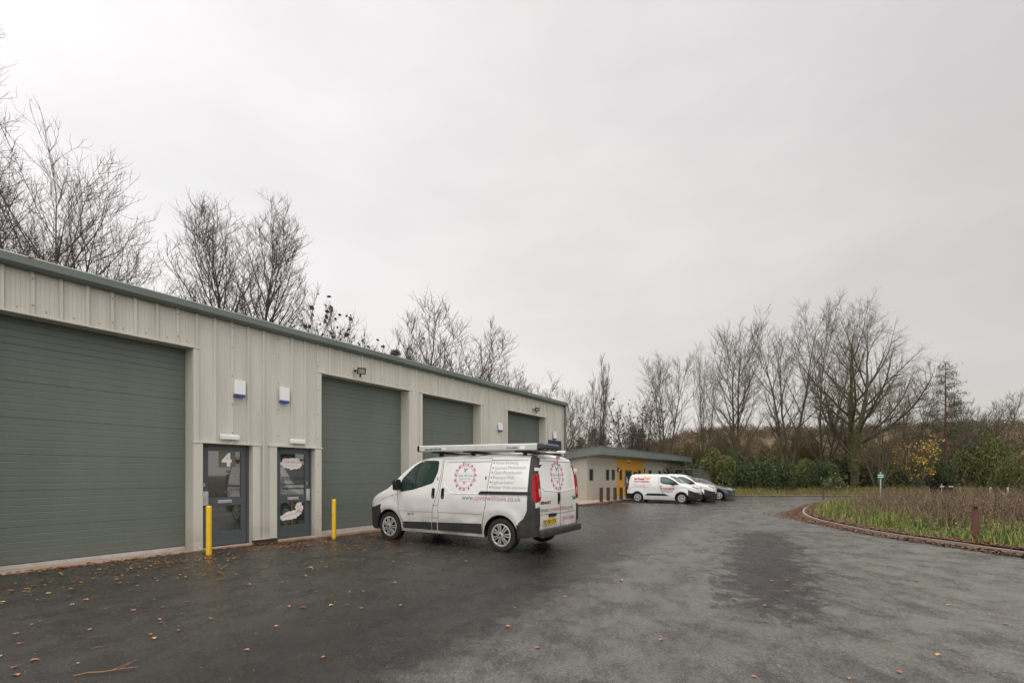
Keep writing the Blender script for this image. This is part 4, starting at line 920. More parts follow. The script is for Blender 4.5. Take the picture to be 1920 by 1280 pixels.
# ---- small vans and the grey car
fx = lambda x: x if x < 2.33 else 2.33 + (x - 2.33) * .873
def small_van(origin, rot, lab, texts=True, plate_txt='LC70 OYX'):
    root = empty('small_van', origin, rot, lab, 'van', 'small white vans in the parking bays')
    b = Body(top=[(0, .80), (.03, .92), (.12, 1.02), (.35, 1.09), (.7, 1.155), (.95, 1.21), (1.12, 1.30), (1.4, 1.50), (1.7, 1.66), (1.95, 1.745), (2.3, 1.79), (2.9, 1.81), (3.9, 1.80), (4.2, 1.77), (4.40, 1.68)],
             bot=[(0, .26), (.3, .20), (4.1, .22), (4.40, .30)], plan=[(0, .55), (.06, .70), (.16, .80), (.35, .87), (.6, .905), (1.2, .922), (3.9, .92), (4.2, .905), (4.34, .87), (4.40, .82)],
             inset=[(.2, .05), (.4, .01), (.7, 0), (1.0, 0), (1.15, .02), (1.5, .09), (1.8, .17)], corner=[(0, .14), (.5, .12), (1.0, .10), (1.6, .10), (2.2, .13), (4.4, .12)],
             wheels=(.89, 3.675), wr=.325, crown=.03, lean=.22, leanz=.9, bulge=.04, flare=.025, nst=72)
    b.make('body', paint_clean, root)
    for sd_ in (-1, 1):
        for x in b.wheels: wheel(root, x, sd_, .325, .215, .20, .895, 7, alloyw, 1)
    b.shell('front_bumper', [((.50, 0, 0), (1, 0, 0)), ((0, 0, .68), (-.35, 0, 1))], .015, black_pl, root)
    b.shell('rear_bumper', [((3.96, 0, 0), (-1, 0, 0)), ((0, 0, .58), (0, 0, 1))], .015, black_pl, root)
    A = lambda x, z, off=0: b.side(1, x, z, off); B = lambda x, z, off=0: b.side(-1, x, z, off); FF = lambda u, v, off=0: b.front(u, v, off)
    for s_ in (A, B):
        sl = b.patch('window_seal', rounded([(1.02, 1.165), (1.5, 1.155), (2.0, 1.21), (2.20, 1.30), (2.22, 1.62), (2.12, 1.66), (1.80, 1.645), (1.45, 1.48), (1.2, 1.33)], .04), s_, black_pl, root, .004, .01)
        b.patch('side_window', rounded([(1.40, 1.195), (1.6, 1.19), (2.0, 1.235), (2.165, 1.31), (2.18, 1.60), (2.08, 1.63), (1.82, 1.615), (1.50, 1.45), (1.34, 1.28)], .03), s_, pm('lit_car_glass', (.045, .085, .075), .04, 0, .2, 3, spec=.9), sl, .007, .003)
        b.seam('window_divider', [[(1.56, 1.18), (1.56, 1.50)]], s_, black_pl, sl, .012, .004)
        b.patch('side_protector', rounded([(1.62, .47), (3.17, .47), (3.02, .60), (1.95, .60)], .05), s_, black_pl, root, .018, .022)
        b.patch('door_handle', rounded([(2.08, 1.03), (2.26, 1.03), (2.26, 1.07), (2.08, 1.07)], .015), s_, black_pl, root, .014, .02, .05)
        b.seam('panel_gap', [[(1.22, 1.15), (1.20, .9), (1.24, .35)], [(2.33, 1.70), (2.33, .35)], [(2.28, 1.70), (2.28, 1.15)], [(3.24, 1.70), (3.25, 1.2), (3.22, .7)]], s_, seamm, root, .004)
        b.seam('wheel_arch_lip', [[(wx + .40 * math.cos(t), .325 + .40 * math.sin(t)) for t in np.linspace(-.15, math.pi + .15, 16)] for wx in b.wheels[:1]], s_, black_pl, root, .014, .004)
    b.patch('windscreen', rounded([(-.70, 1.27), (0, 1.235), (.70, 1.27), (.60, 1.68), (0, 1.72), (-.60, 1.68)], .07), FF, pm('windscreen_glass', (.10, .12, .11), .04, 0, .2, 2, spec=.9), root, .006, .012)
    for sg in (-1, 1):
        h = b.patch('headlight', rounded([(sg * .30, .90), (sg * .72, .93), (sg * .83, 1.03), (sg * .80, 1.07), (sg * .60, 1.02), (sg * .30, .97)], .02), FF, black_pl, root, .008, .014, .05)
        b.patch('headlight_lens', rounded([(sg * .46, .925), (sg * .70, .945), (sg * .79, 1.03), (sg * .60, 1.0), (sg * .46, .97)], .02), FF, lampclear, h, .012, .003, .05)
        p = A(1.38, 1.2) if sg > 0 else B(1.38, 1.2); mb = MB(); mb.box(p.x - .06, p.x + .06, p.y + sg * .02 if sg > 0 else p.y - .24, p.y + .24 if sg > 0 else p.y - .02, 1.13, 1.30); mb.build('wing_mirror', black_pl, root, bevel=.035, smooth=60)
        b.patch('tail_lamp', rounded([(4.30, .85), (4.40, .85), (4.40, 1.25), (4.32, 1.25)], .02), A if sg > 0 else B, lampred, root, .012, .02, .05)
    b.patch('grille', rounded([(-.52, .48), (.52, .48), (.56, .66), (-.56, .66)], .03), FF, under, root, .022, .008, .06)
    pf = b.front(0, .60, .045); plate(root, lambda u, v, off: Vector((pf.x - off, pf.y - u, pf.z + v)), plate_txt, False)
    mb = MB(); q = b.roof(2.0, 0); mb.tube([q, q + Vector((.08, 0, .12))], .006, 5); mb.build('aerial', black_pl, root)
    if texts:
        red = pm('red_vinyl', (.42, .015, .04), .5); org = pm('orange_vinyl', (.75, .18, .01), .5); yel = pm('flame_yellow', (.8, .42, .02), .5)
        def tx(s_, x_left, z, size, w_, m_, **kw): lettering('signwriting', s_, size, lambda u, v: A(fx(x_left - u), z + v, .004), m_, root, width=w_, **kw)
        tx('Red Phoenix', 4.18, 1.46, .19, .82, red, bold=.012, shear=.12); tx('Transport Training Solutions', 4.19, 1.315, .12, 1.22, red, bold=.008, shear=.12)
        tx('HGV LGV PCV Driver Training and Assessment Centre', 4.28, 1.125, .06, 1.42, red); tx('Approved courses and licences', 4.0, 1.06, .055, .7, red); tx('ADR  Driver CPC  Forklift  Lorry mounted crane', 4.22, .99, .055, 1.2, red)
        tx('Tel: 01684 660123', 2.24, .86, .16, .92, red, bold=.008); tx('www.redphoenixtraining.co.uk', 2.16, .78, .07, .76, darkt, bold=.002); tx('info@redphoenixtraining.co.uk', 2.18, .69, .07, .78, darkt, bold=.002)
        mb = MB()
        fl = [(0, 0), (.06, .04), (.12, .05), (.19, .13), (.22, .24), (.17, .18), (.13, .2), (.1, .14), (.05, .12), (.02, .17), (0, .14), (-.02, .17), (-.05, .12), (-.1, .14), (-.13, .2), (-.17, .18), (-.22, .24), (-.19, .13), (-.12, .05), (-.06, .04)]
        mb.prism(fl, lambda u, v: A(fx(3.15 - u), 1.44 + v, .005), lambda u, v: A(fx(3.15 - u), 1.44 + v, 0)); ph = mb.build('bird_emblem', org, root)
        mb = MB(); mb.prism([(u * .55, v * .6 + .03) for u, v in fl], lambda u, v: A(fx(3.15 - u), 1.44 + v, .007), lambda u, v: A(fx(3.15 - u), 1.44 + v, .0055)); mb.build('emblem_core', yel, ph)
        mb = MB()
        lettering('bonnet_lettering', 'Red Phoenix', .12, lambda u, v: b.roof(.55 - v, .05 + u * 1.0 - .05, .004) if False else b.roof(.62 - v, -.35 + u, .004), red, root, width=.7, bold=.004)
    return root, b
fdir = WN; vrot = math.atan2(-fdir.y, -fdir.x)
def bay(front, slide, fwd):
    p = Vector((11.72, 29.25, 0)) + WD * slide + WN * fwd; return (p.x, p.y, gz(31) - .0)
E1, _ = small_van(bay(0, 0, 0), vrot, 'white small van with red and orange signwriting, nearest of the parked row')
E2, _ = small_van(bay(0, 2.75, .35), vrot, 'white small van parked between the nearest small van and the grey car', True, 'LC70 OYZ')
def grey_car(origin, rot):
    origin = (origin[0], origin[1], origin[2]); root = empty('parked_car', origin, rot, 'dark grey hatchback at the far end of the parked row, beside the bike shelter', 'car')
    b = Body(top=[(0, .62), (.04, .72), (.2, .80), (.6, .89), (1.0, .96), (1.25, 1.02), (1.6, 1.22), (1.95, 1.42), (2.3, 1.50), (2.9, 1.52), (3.4, 1.46), (3.75, 1.28), (4.0, 1.08), (4.15, .92)],
             bot=[(0, .24), (.3, .18), (3.9, .2), (4.15, .3)], plan=[(0, .5), (.06, .66), (.2, .78), (.45, .84), (.9, .875), (3.5, .875), (3.9, .83), (4.15, .68)],
             inset=[(.2, .04), (.5, 0), (.85, .0), (1.0, .05), (1.25, .16), (1.45, .25)], corner=[(0, .12), (.8, .12), (1.5, .09), (2.5, .10), (4.15, .12)], wheels=(.85, 3.4), wr=.31, crown=.05, bulge=.06, flare=.015, nst=60)
    b.make('body', paint_grey, root)
    for sd_ in (-1, 1):
        for x in b.wheels: wheel(root, x, sd_, .31, .21, .2, .85, 7, alloyw, 1)
    FF = lambda u, v, off=0: b.front(u, v, off)
    b.patch('windscreen', rounded([(-.66, 1.06), (0, 1.03), (.66, 1.06), (.54, 1.36), (0, 1.42), (-.54, 1.36)], .06), FF, pm('windscreen_glass', (.1, .12, .11), .04), root, .006, .012)
    for sd_ in (-1, 1):
        s_ = lambda x, z, off=0: b.side(sd_, x, z, off)
        b.patch('side_window', rounded([(1.45, 1.01), (3.45, 1.03), (3.2, 1.30), (2.9, 1.345), (2.2, 1.345), (1.85, 1.24)], .04), s_, vglass, root, .005, .01)
        b.seam('panel_gap', [[(1.2, .95), (1.22, .3)], [(2.4, 1.36), (2.4, .3)]], s_, seamm, root, .004)
        b.patch('headlight', rounded([(sd_ * .36, .66), (sd_ * .66, .70), (sd_ * .77, .82), (sd_ * .70, .83), (sd_ * .45, .77)], .02), FF, lampclear, root, .008, .012, .05)
        b.patch('fog_lamp', rounded([(sd_ * .48, .42), (sd_ * .60, .43), (sd_ * .58, .49), (sd_ * .49, .48)], .02), FF, lampclear, root, .01, .014, .05)
        mb = MB(); p = s_(1.5, 1.03); mb.box(p.x - .05, p.x + .06, min(p.y, p.y + sd_ * .22), max(p.y, p.y + sd_ * .22), .98, 1.10); mb.build('wing_mirror', paint_grey, root, bevel=.03, smooth=60)
    b.patch('grille', rounded([(-.45, .34), (.45, .34), (.5, .52), (-.5, .52)], .05), FF, black_pl, root, .01, .014, .06)
    pf = b.front(0, .55, .02); plate(root, lambda u, v, off: Vector((pf.x - off, pf.y - u, pf.z + v)), 'WR11 OYV', False)
    return root
grey_car(bay(0, 5.9, 1.0), vrot)
# ------------------------------------------------------------------ low building beyond the unit
LB = empty('office_building', (C2.x, C2.y, 0), WROT, 'low beige panelled office building with an orange entrance section and deep grey roof edge', 'building')
bpan = groove(pm('render_panel', (.46, .43, .365), .55, 0, .04, 2, dirt=((.3, .27, .2), .25), dscale=.8), 2, .0001, 0, .0)
bpan = pm('render_panel', (.46, .43, .365)); orp = pm('orange_panel', (.66, .33, .055), .5, 0, .04, 2, dirt=((.4, .2, .05), .3), dscale=1)
fasc = pm('fascia_grey', (.165, .19, .175), .45, 0, .06, 1.5, dirt=((.08, .09, .08), .5), dscale=1.2)
def w2(px): return 17840 * (1 / (1560 - px) - 1 / 460)
def z2(px, y): return CAMZ + (HY - y) / (.0597 * (1560 - px))
LW = 23.6; zb = -.34; ow0, ow1 = w2(1156), w2(1206.7)
wins = [(1105.1, 1112), (1136.1, 1142), (1146.9, 1152.5), (1161.4, 1165.9), (1196, 1201.5), (1216, 1221.4), (1234.3, 1239), (1250.8, 1255), (1265.8, 1269.7)]
ops = [(w2(a), w2(b_), 1.08, 1.90) for a, b_ in wins] + [(w2(1172.2), w2(1183.9), zb, 1.87)]
ops.sort()
def wall_front(a, b_, mat):
    mb = MB(); cur = a
    for (o0, o1, oz0, oz1) in [o for o in ops if a <= o[0] < b_] + [(b_, b_, 0, 0)]:
        segs = [(zb, .735), (.745, 1.715), (1.725, 2.92)]
        for z0, z1 in segs: mb.box(cur, o0, 0, .12, z0, z1)
        mb.box(cur, o0, .008, .115, .73, .75); mb.box(cur, o0, .008, .115, 1.71, 1.73)
        if o1 > o0:
            mb.box(o0, o1, 0, .12, oz1, 2.92)
            if oz0 > zb: mb.box(o0, o1, 0, .12, zb, oz0)
        cur = o1
    return mb.build('wall_panel', mat, LB)
wall_front(0, ow0 - .004, bpan); wall_front(ow0 + .004, ow1 - .004, orp); wall_front(ow1 + .004, LW, bpan)
mb = MB()
for z0, z1 in ((zb, .735), (.745, 1.715), (1.725, 2.92)): mb.box(-.0, .12, .121, 7.5, z0, z1); mb.box(LW - .12, LW, .121, 7.5, z0, z1)
mb.box(.01, .11, .13, 7.4, .7, 1.75); mb.box(.12, LW - .12, 7.38, 7.5, zb, 2.4); mb.build('wall_panel', bpan, LB)
mb = MB(); mb.box(-.06, -.002, .0, .06, 0, .01)
for i, (o0, o1, oz0, oz1) in enumerate(ops):
    if oz0 > zb:
        mb = MB(); f_ = .07
        for (x0, x1, z0, z1) in ((o0, o0 + f_, oz0, oz1), (o1 - f_, o1, oz0, oz1), (o0 + f_, o1 - f_, oz0, oz0 + f_), (o0 + f_, o1 - f_, oz1 - f_, oz1)): mb.box(x0, x1, -.012, .07, z0, z1)
        wn = mb.build('window', frameg, LB)
        mb = MB(); mb.box(o0 + f_, o1 - f_, .03, .045, oz0 + f_, oz1 - f_); mb.build('pane', glassd, wn)
    else:
        mb = MB(); f_ = .11
        for (x0, x1, z0, z1) in ((o0, o0 + f_, oz0, oz1), (o1 - f_, o1, oz0, oz1), (o0 + f_, o1 - f_, oz0, oz0 + .2), (o0 + f_, o1 - f_, oz1 - f_ * 1.3, oz1)): mb.box(x0, x1, -.012, .07, z0, z1)
        wn = mb.build('door', frameg, LB)
        mb = MB(); mb.box(o0 + f_, o1 - f_, .03, .045, oz0 + .2, oz1 - f_ * 1.3); mb.build('pane', glassd, wn)
        mb = MB(); mb.tube([(o0 + .16, -.08, .55), (o0 + .16, -.08, 1.35)], .02, 8); mb.box(o0 + .14, o0 + .18, -.08, -.01, .62, .66); mb.box(o0 + .14, o0 + .18, -.08, -.01, 1.24, 1.28); mb.build('door_handle', metal, wn)
        mb = MB(); mb.box(o0 + .35, o0 + .62, .02, .029, .85, 1.2); mb.build('notice', wpaper, wn)
        mb = MB(); mb.box(o0 - .25, o0 - .1, -.05, -.002, .6, 1.3); mb.build('entry_panel', pm('entry_grey', (.3, .3, .29), .4), LB)
# overhanging mono-pitch roof: deep fascia all round, falling to the back
def rp(x, y, z): return (x, y, z - max(0, y + 1.15) * .11)
mb = MB(); xa, xb, ya, yb = -.3, LW + .6, -1.15, 8.0; zt_, zs = 3.38, 2.86
c8 = [rp(x, y, z) for z in (zs, zt_) for (x, y) in ((xa, ya), (xb, ya), (xb, yb), (xa, yb))]
mb.add(c8, [(3, 2, 1, 0), (4, 5, 6, 7), (0, 1, 5, 4), (1, 2, 6, 5), (2, 3, 7, 6), (3, 0, 4, 7)]); mb.build('roof', fasc, LB)
mb = MB(); x = xa + .02
mb.add([rp(xa - .03, ya - .03, zt_ + .004), rp(xb + .03, ya - .03, zt_ + .004), rp(xb + .03, yb, zt_ + .004), rp(xa - .03, yb, zt_ + .004), rp(xa - .03, ya - .03, zt_ + .04), rp(xb + .03, ya - .03, zt_ + .04), rp(xb + .03, yb, zt_ + .04), rp(xa - .03, yb, zt_ + .04)], [(3, 2, 1, 0), (4, 5, 6, 7), (0, 1, 5, 4), (1, 2, 6, 5), (2, 3, 7, 6), (3, 0, 4, 7)]); mb.build('roof_trim', fasc, LB)
def onlb(name, w, z, lab, cat, group=None):
    q = C2 + WD * w; return empty(name, (q.x, q.y, z), WROT, lab, cat, group)
for px, lab in ((1158.8, 'round black wall light on the orange panel at its left edge'), (1208.5, 'round black wall light just right of the orange panel'), (1244.5, 'round black wall light on the beige wall above the small vans')):
    a = onlb('wall_light', w2(px), z2(px, 880.5 if px < 1200 else 882), lab, 'wall light', 'round wall lights on the low building')
    mb = MB(); mb.cyl((0, -.002, 0), (0, -.09, 0), .17, .16, n=20); mb.build('bezel', black_pl, a, smooth=40)
    mb = MB(); mb.cyl((0.0, -.091, -.02), (0, -.12, -.02), .10, .08, n=16); mb.build('lens', white_pl, a, smooth=40)
a = onlb('alarm_box', w2(1178), z2(1178, 868), 'small white alarm box with purple base on the orange panel', 'alarm box')
mb = MB(); mb.box(-.11, .11, -.09, -.002, .07, .32); mb.build('cover', white_pl, a, bevel=.01)
mb = MB(); mb.box(-.1, .1, -.085, -.002, 0, .068); mb.build('strobe_lens', pm('purple_plastic', (.12, .02, .12), .3), a)
a = onlb('security_camera', w2(1244), z2(1244, 870), 'small white security camera under the roof edge of the low building', 'camera')
mb = MB(); mb.box(-.03, .03, -.08, -.002, -.03, .03); mb.build('mount', white_pl, a)
mb = MB(); mb.cyl((0, -.081, 0), (.22, -.2, -.06), .05, n=12); mb.build('camera_body', white_pl, a, smooth=40)
a = onlb('notice_board', w2(1190.5), 1.0, 'dark framed notice board on the orange panel beside the door', 'notice board')
mb = MB(); mb.box(-.35, .35, -.05, -.002, 0, .75); mb.build('frame', pm('plum_frame', (.04, .015, .05), .4), a)
mb = MB(); mb.box(-.28, .28, -.056, -.0505, .06, .56); mb.build('notice', wpaper, a)
for px in (1110, 1137.8, 1148.5, 1130):
    pass
# timber posts along the path
wood = pm('stained_timber', (.062, .028, .011), .7, 0, .35, 4, .3, 40, stretch=(6, 6, .8), dirt=((.03, .018, .012), .6), dscale=2)
TL = ['leftmost brown timber post in front of the low building', 'second brown timber post from the left', 'brown timber post in front of the seam between beige and orange', 'brown timber post in front of the orange panel, left of the door', 'brown timber post standing in front of the glazed entrance door']
for (px, py, hh), lab in zip(((1127.3, 941.6, .93), (1140.3, 939.8, .90), (1153.2, 938.3, .89), (1164.6, 936.8, .86), (1176.2, 935.0, .86)), TL):
    p = onground(px, py + .8); a = empty('timber_post', (p.x, p.y, p.z + .045), WROT + .1, lab, 'post', 'timber posts by the footpath')
    mb = MB(); mb.box(-.09, .09, -.09, .09, -.1, hh); mb.build('post', wood, a, bevel=.012)
    mb = MB(); mb.box(-.092, .092, -.092, .092, hh - .14, hh - .12); mb.build('routed_band', pm('groove_dark', (.02, .012, .008), .8), a)
# cycle shelter
clear = pm('shelter_sheet', (.36, .38, .34), .15, 0, .1, 3, spec=.7, alpha=.88, dirt=((.34, .36, .32), .6), dscale=1.5); clear2 = pm('shelter_end_sheet', (.10, .10, .09), .08, 0, .1, 3, spec=.6, alpha=.3)
slate = pm('shelter_steel', (.06, .075, .10), .4, .3)
sx, sy = X(1300, 39.2), 39.2
SH = empty('bike_shelter', (sx, sy, gz(40)), R(24), 'curved clear sided bike shelter on dark steel hoops beyond the parked cars', 'shelter')
Wd, Hh = 2.15, 2.28
def arc(t): a = t * math.pi / 2; return (Wd * .28 + (Wd * .72) * math.sin(a), Hh * .30 + Hh * .70 * math.cos(a))
prof = [(0, 0), (0, Hh - .03), (Wd * .28, Hh)] + [arc(t / 10) for t in range(1, 11)] + [(Wd, .12)]
for i, yy in enumerate((0, 1.1, 2.2)):
    mb = MB(); mb.tube([(x, yy, z) for x, z in prof], .035, 8); mb.build('hoop', slate, SH, smooth=50)
for i in range(2):
    mb = MB(); y0, y1 = i * 1.1 + .04, i * 1.1 + 1.06; cp = prof[2:]
    vs = [(x * 1.0 - .005, y, z) for x, z in cp for y in (y0, y1)]
    mb.add(vs, [(2 * k, 2 * k + 1, 2 * k + 3, 2 * k + 2) for k in range(len(cp) - 1)]); mb.build('roof_sheet', clear, SH, smooth=60)
mb = MB(); e_ = [(x * .98 + .01, z * .98) for x, z in prof if z >= 0]; mb.add([(x, .0, z + .02) for x, z in e_] + [(Wd * .98, 0, .1), (.02, 0, .1)], [tuple(range(len(e_) + 2))]); mb.build('end_sheet', clear2, SH)
mb = MB(); mb.tube([(0, 0, Hh - .03), (0, 2.2, Hh - .03)], .03, 6); mb.build('top_rail', slate, SH)
mb = MB(); mb.tube([(.05, 0, 1.1), (.9, 0, 2.05)], .02, 6); mb.build('brace', slate, SH)
# rusty bollards on the verge
rust = pm('rust_brown_coating', (.115, .04, .028), .65, 0, .25, 12, .2, 60, dirt=((.06, .03, .025), .6), dscale=5)
for (px, py, lab) in ((1828.5, 1021, 'rust brown bollard light standing among leaves close to the kerb on the right'), (1544, 936.5, 'distant rust brown bollard light at the far corner of the planted verge')):
    p = onground(px, py); a = empty('bollard_light', (p.x, p.y, p.z + .05 if px < 1600 else .045), -.35, lab, 'bollard', 'rust brown bollard lights on the verge')
    h = .86
    mb = MB(); mb.lathe([(.0001, h - .16), (.06, h - .16), (.06, -.1)], Matrix.Identity(4), 20); mb.build('post', rust, a, smooth=40)
    mb = MB(); mb.lathe([(.0001, h - .004), (.056, h), (.061, h - .008), (.061, h - .085), (.0001, h - .085)], Matrix.Identity(4), 20); mb.build('cap', rust, a, smooth=40)
    mb = MB(); mb.lathe([(.045, h - .085), (.045, h - .16)], Matrix.Identity(4), 16)
    mb.build('lamp_core', black_pl, a)
    mb = MB()
    for k in range(4):
        t = k * math.pi / 2 + .4; mb.box(-.01, .01, .044, .0605, h - .165, h - .08, Matrix.Rotation(t, 4, 'Z'))
    f_ = mb.build('louvre_fins', rust, a)
# green sign
p = Vector((X(1651, 27), 27, gz(27))); a = empty('direction_sign', p, -.55, 'small green sign with white lettering on a grey post in the weeds', 'sign')
mb = MB(); mb.cyl((0, 0, 0), (0, 0, 1.92), .035, n=10); mb.build('post', pm('galvanised', (.42, .45, .46), .4, .3), a)
mb = MB(); mb.box(-.16, .16, -.06, -.04, 1.54, 1.80); sg_ = mb.build('sign_panel', pm('sign_green', (.01, .17, .11), .4), a, bevel=.01)
for z_ in (1.70, 1.60):
    mb = MB(); mb.box(-.11, .12, -.0635, -.0605, z_, z_ + .04); mb.build('lettering', white_pl, sg_)
binm = pm('bin_black', (.006, .006, .007), .9, spec=.1)
# two black bins and marker tubes
for px, lab in ((1757, 'left of two black wheelie bins standing beyond the brown weeds'), (1773.5, 'right of two black wheelie bins standing beyond the brown weeds')):
    Y = 33.5; a = empty('wheelie_bin', (X(px, Y), Y, gz(38)), .15, lab, 'bin', 'black bins beyond the weeds')
    mb = MB(); mb.prism([(-.22, 0), (.22, 0), (.27, 1.16), (-.27, 1.16)], lambda u, v: (u, -.28 - v * .04, v), lambda u, v: (u, .24 + v * .06, v)); mb.build('bin_body', binm, a, bevel=.02)
    mb = MB(); mb.prism([(-.34, 1.17), (.34, 1.21), (.34, 1.25), (-.34, 1.29)], lambda u, v: (-.28, u, v), lambda u, v: (.28, u, v)); mb.build('lid', binm, a, bevel=.01)
    mb = MB(); mb.box(-.17, .19, -.335, -.33, .93, .985); mb.build('house_mark', white_pl, a)
    mb = MB(); mb.cyl((-.29, .2, .1), (-.23, .2, .1), .1, n=14); mb.build('wheel', rubber, a)
    mb = MB(); mb.cyl((.23, .2, .1), (.29, .2, .1), .1, n=14); mb.build('wheel', rubber, a)
a = empty('marker_post', (X(1765, 33.2), 33.2, gz(38)), 0, 'slim pale post between the two black bins', 'post')
mb = MB(); mb.cyl((0, 0, 0), (0, 0, 1.25), .035, n=8); mb.build('post', pm('pale_tube', (.40, .41, .34), .6), a); mb = MB(); mb.cyl((0, 0, 1.251), (0, 0, 1.27), .04, n=8); mb.build('cap', concrete, a)
for px, lab in ((1857, 'white plastic tree guard in the weeds, left of the pair on the far right'), (1889.5, 'pale green tinted tree guard nearest the right edge')):
    Y = 33.0; a = empty('tree_guard', (X(px, Y), Y, gz(33)), 0, lab, 'tree guard', 'tree guards in the weeds')
    mb = MB(); mb.lathe([(.055, 0), (.053, .5), (.056, .90), (.05, .91), (.048, .5)], Matrix.Identity(4), 14); mb.build('tube', pm('pale_tube', (.55, .56, .48), .6), a, smooth=40)
    mb = MB(); mb.box(.062, .09, -.014, .014, 0, .95); mb.build('stake', wood, a)
LOGL = ['topmost pale cut log on the brash heap', 'long pale cut log lying in front of the far green bushes', 'short cut log lying left of the long pale log', 'cut log lying on the grass right of the black bins', 'dark weathered log at the right of the brash heap']
for i, (px, L_, z_) in enumerate(((1853, 1.4, .62), (1866, 3.2, .34), (1838, 1.6, .22), (1806, 1.2, .25), (1880, 2.2, .2))):
    Y = 47 - i * .6; c = Vector((X(px, Y), Y, -.12 + z_))
    mb = MB(); mb.tube([(-L_ / 2, 0, 0), (0, .05, .03), (L_ / 2, 0, .0)], [.16, .15, .13], 10); o = mb.build('cut_log', pm('cut_wood', (.34, .17, .08), .8, 0, .3, 5) if i != 4 else wood, None, smooth=40); o.location = c; o.rotation_euler = (0, 0, .2 * i - .3); tag(o, LOGL[i], 'log', 'cut logs by the bushes')
Y = 72; a = empty('utility_pole', (X(1624, Y), Y, 0), 0, 'dark wooden utility pole behind the right hand trees', 'pole')
mb = MB(); mb.cyl((0, 0, 0), (0, 0, 8.7), .16, .12, n=10); mb.build('post', wood, a); mb = MB(); mb.box(-.35, .35, -.16, -.121, 8.1, 8.25); mb.build('cross_arm', wood, a)
# ------------------------------------------------------------------ vegetation
bark = pm('bark_grey_brown', (.075, .062, .045), .9, 0, .3, 3, .5, 20, stretch=(3, 3, .8), dirt=((.06, .065, .025), .7), dscale=1.2)
twigm = pm('twig_brown', (.10, .075, .056), .9, 0, .2, 2)
barkg = pm('bark_mossy', (.085, .078, .04), .9, 0, .3, 3, .5, 20, stretch=(3, 3, .8), dirt=((.06, .075, .02), .8), dscale=.8)
twigg = pm('twig_olive', (.095, .074, .046), .9, 0, .2, 2)
def tubes(segs, n):
    """segs (k,8): p0 p1 r0 r1"""
    if len(segs) == 0: return np.zeros((0, 3)), np.zeros((0, 4), int)
    s = np.asarray(segs, float); p0, p1, r0, r1 = s[:, :3], s[:, 3:6], s[:, 6:7], s[:, 7:8]
    d = p1 - p0; d /= np.linalg.norm(d, axis=1, keepdims=True) + 1e-9
    a = np.where(np.abs(d[:, 2:3]) < .9, np.array([[0, 0, 1.]]), np.array([[1., 0, 0]])); u = np.cross(d, a); u /= np.linalg.norm(u, axis=1, keepdims=True) + 1e-9; v = np.cross(d, u)
    an = np.arange(n) * 2 * np.pi / n; c, q = np.cos(an), np.sin(an)
    ring = u[:, None, :] * c[None, :, None] + v[:, None, :] * q[None, :, None]
    V = np.concatenate([p0[:, None, :] + ring * r0[:, None, :], p1[:, None, :] + ring * r1[:, None, :]], 1).reshape(-1, 3)
    k = len(s); base = (np.arange(k) * 2 * n)[:, None]; i = np.arange(n)[None, :]; j = (np.arange(n) + 1)[None, :] % n
    Fc = np.stack([base + i, base + j, base + n + j, base + n + i], 2).reshape(-1, 4)
    return V, Fc
def build_segs(name, groups, mat, parent):
    V, Fc, o = [], [], 0
    for segs, n in groups:
        v, f = tubes(segs, n)
        if len(v): V.append(v); Fc.append(f + o); o += len(v)
    return npmesh(name, np.concatenate(V), np.concatenate(Fc), mat, parent, True)
def unit(v): return v / (np.linalg.norm(v) + 1e-9)
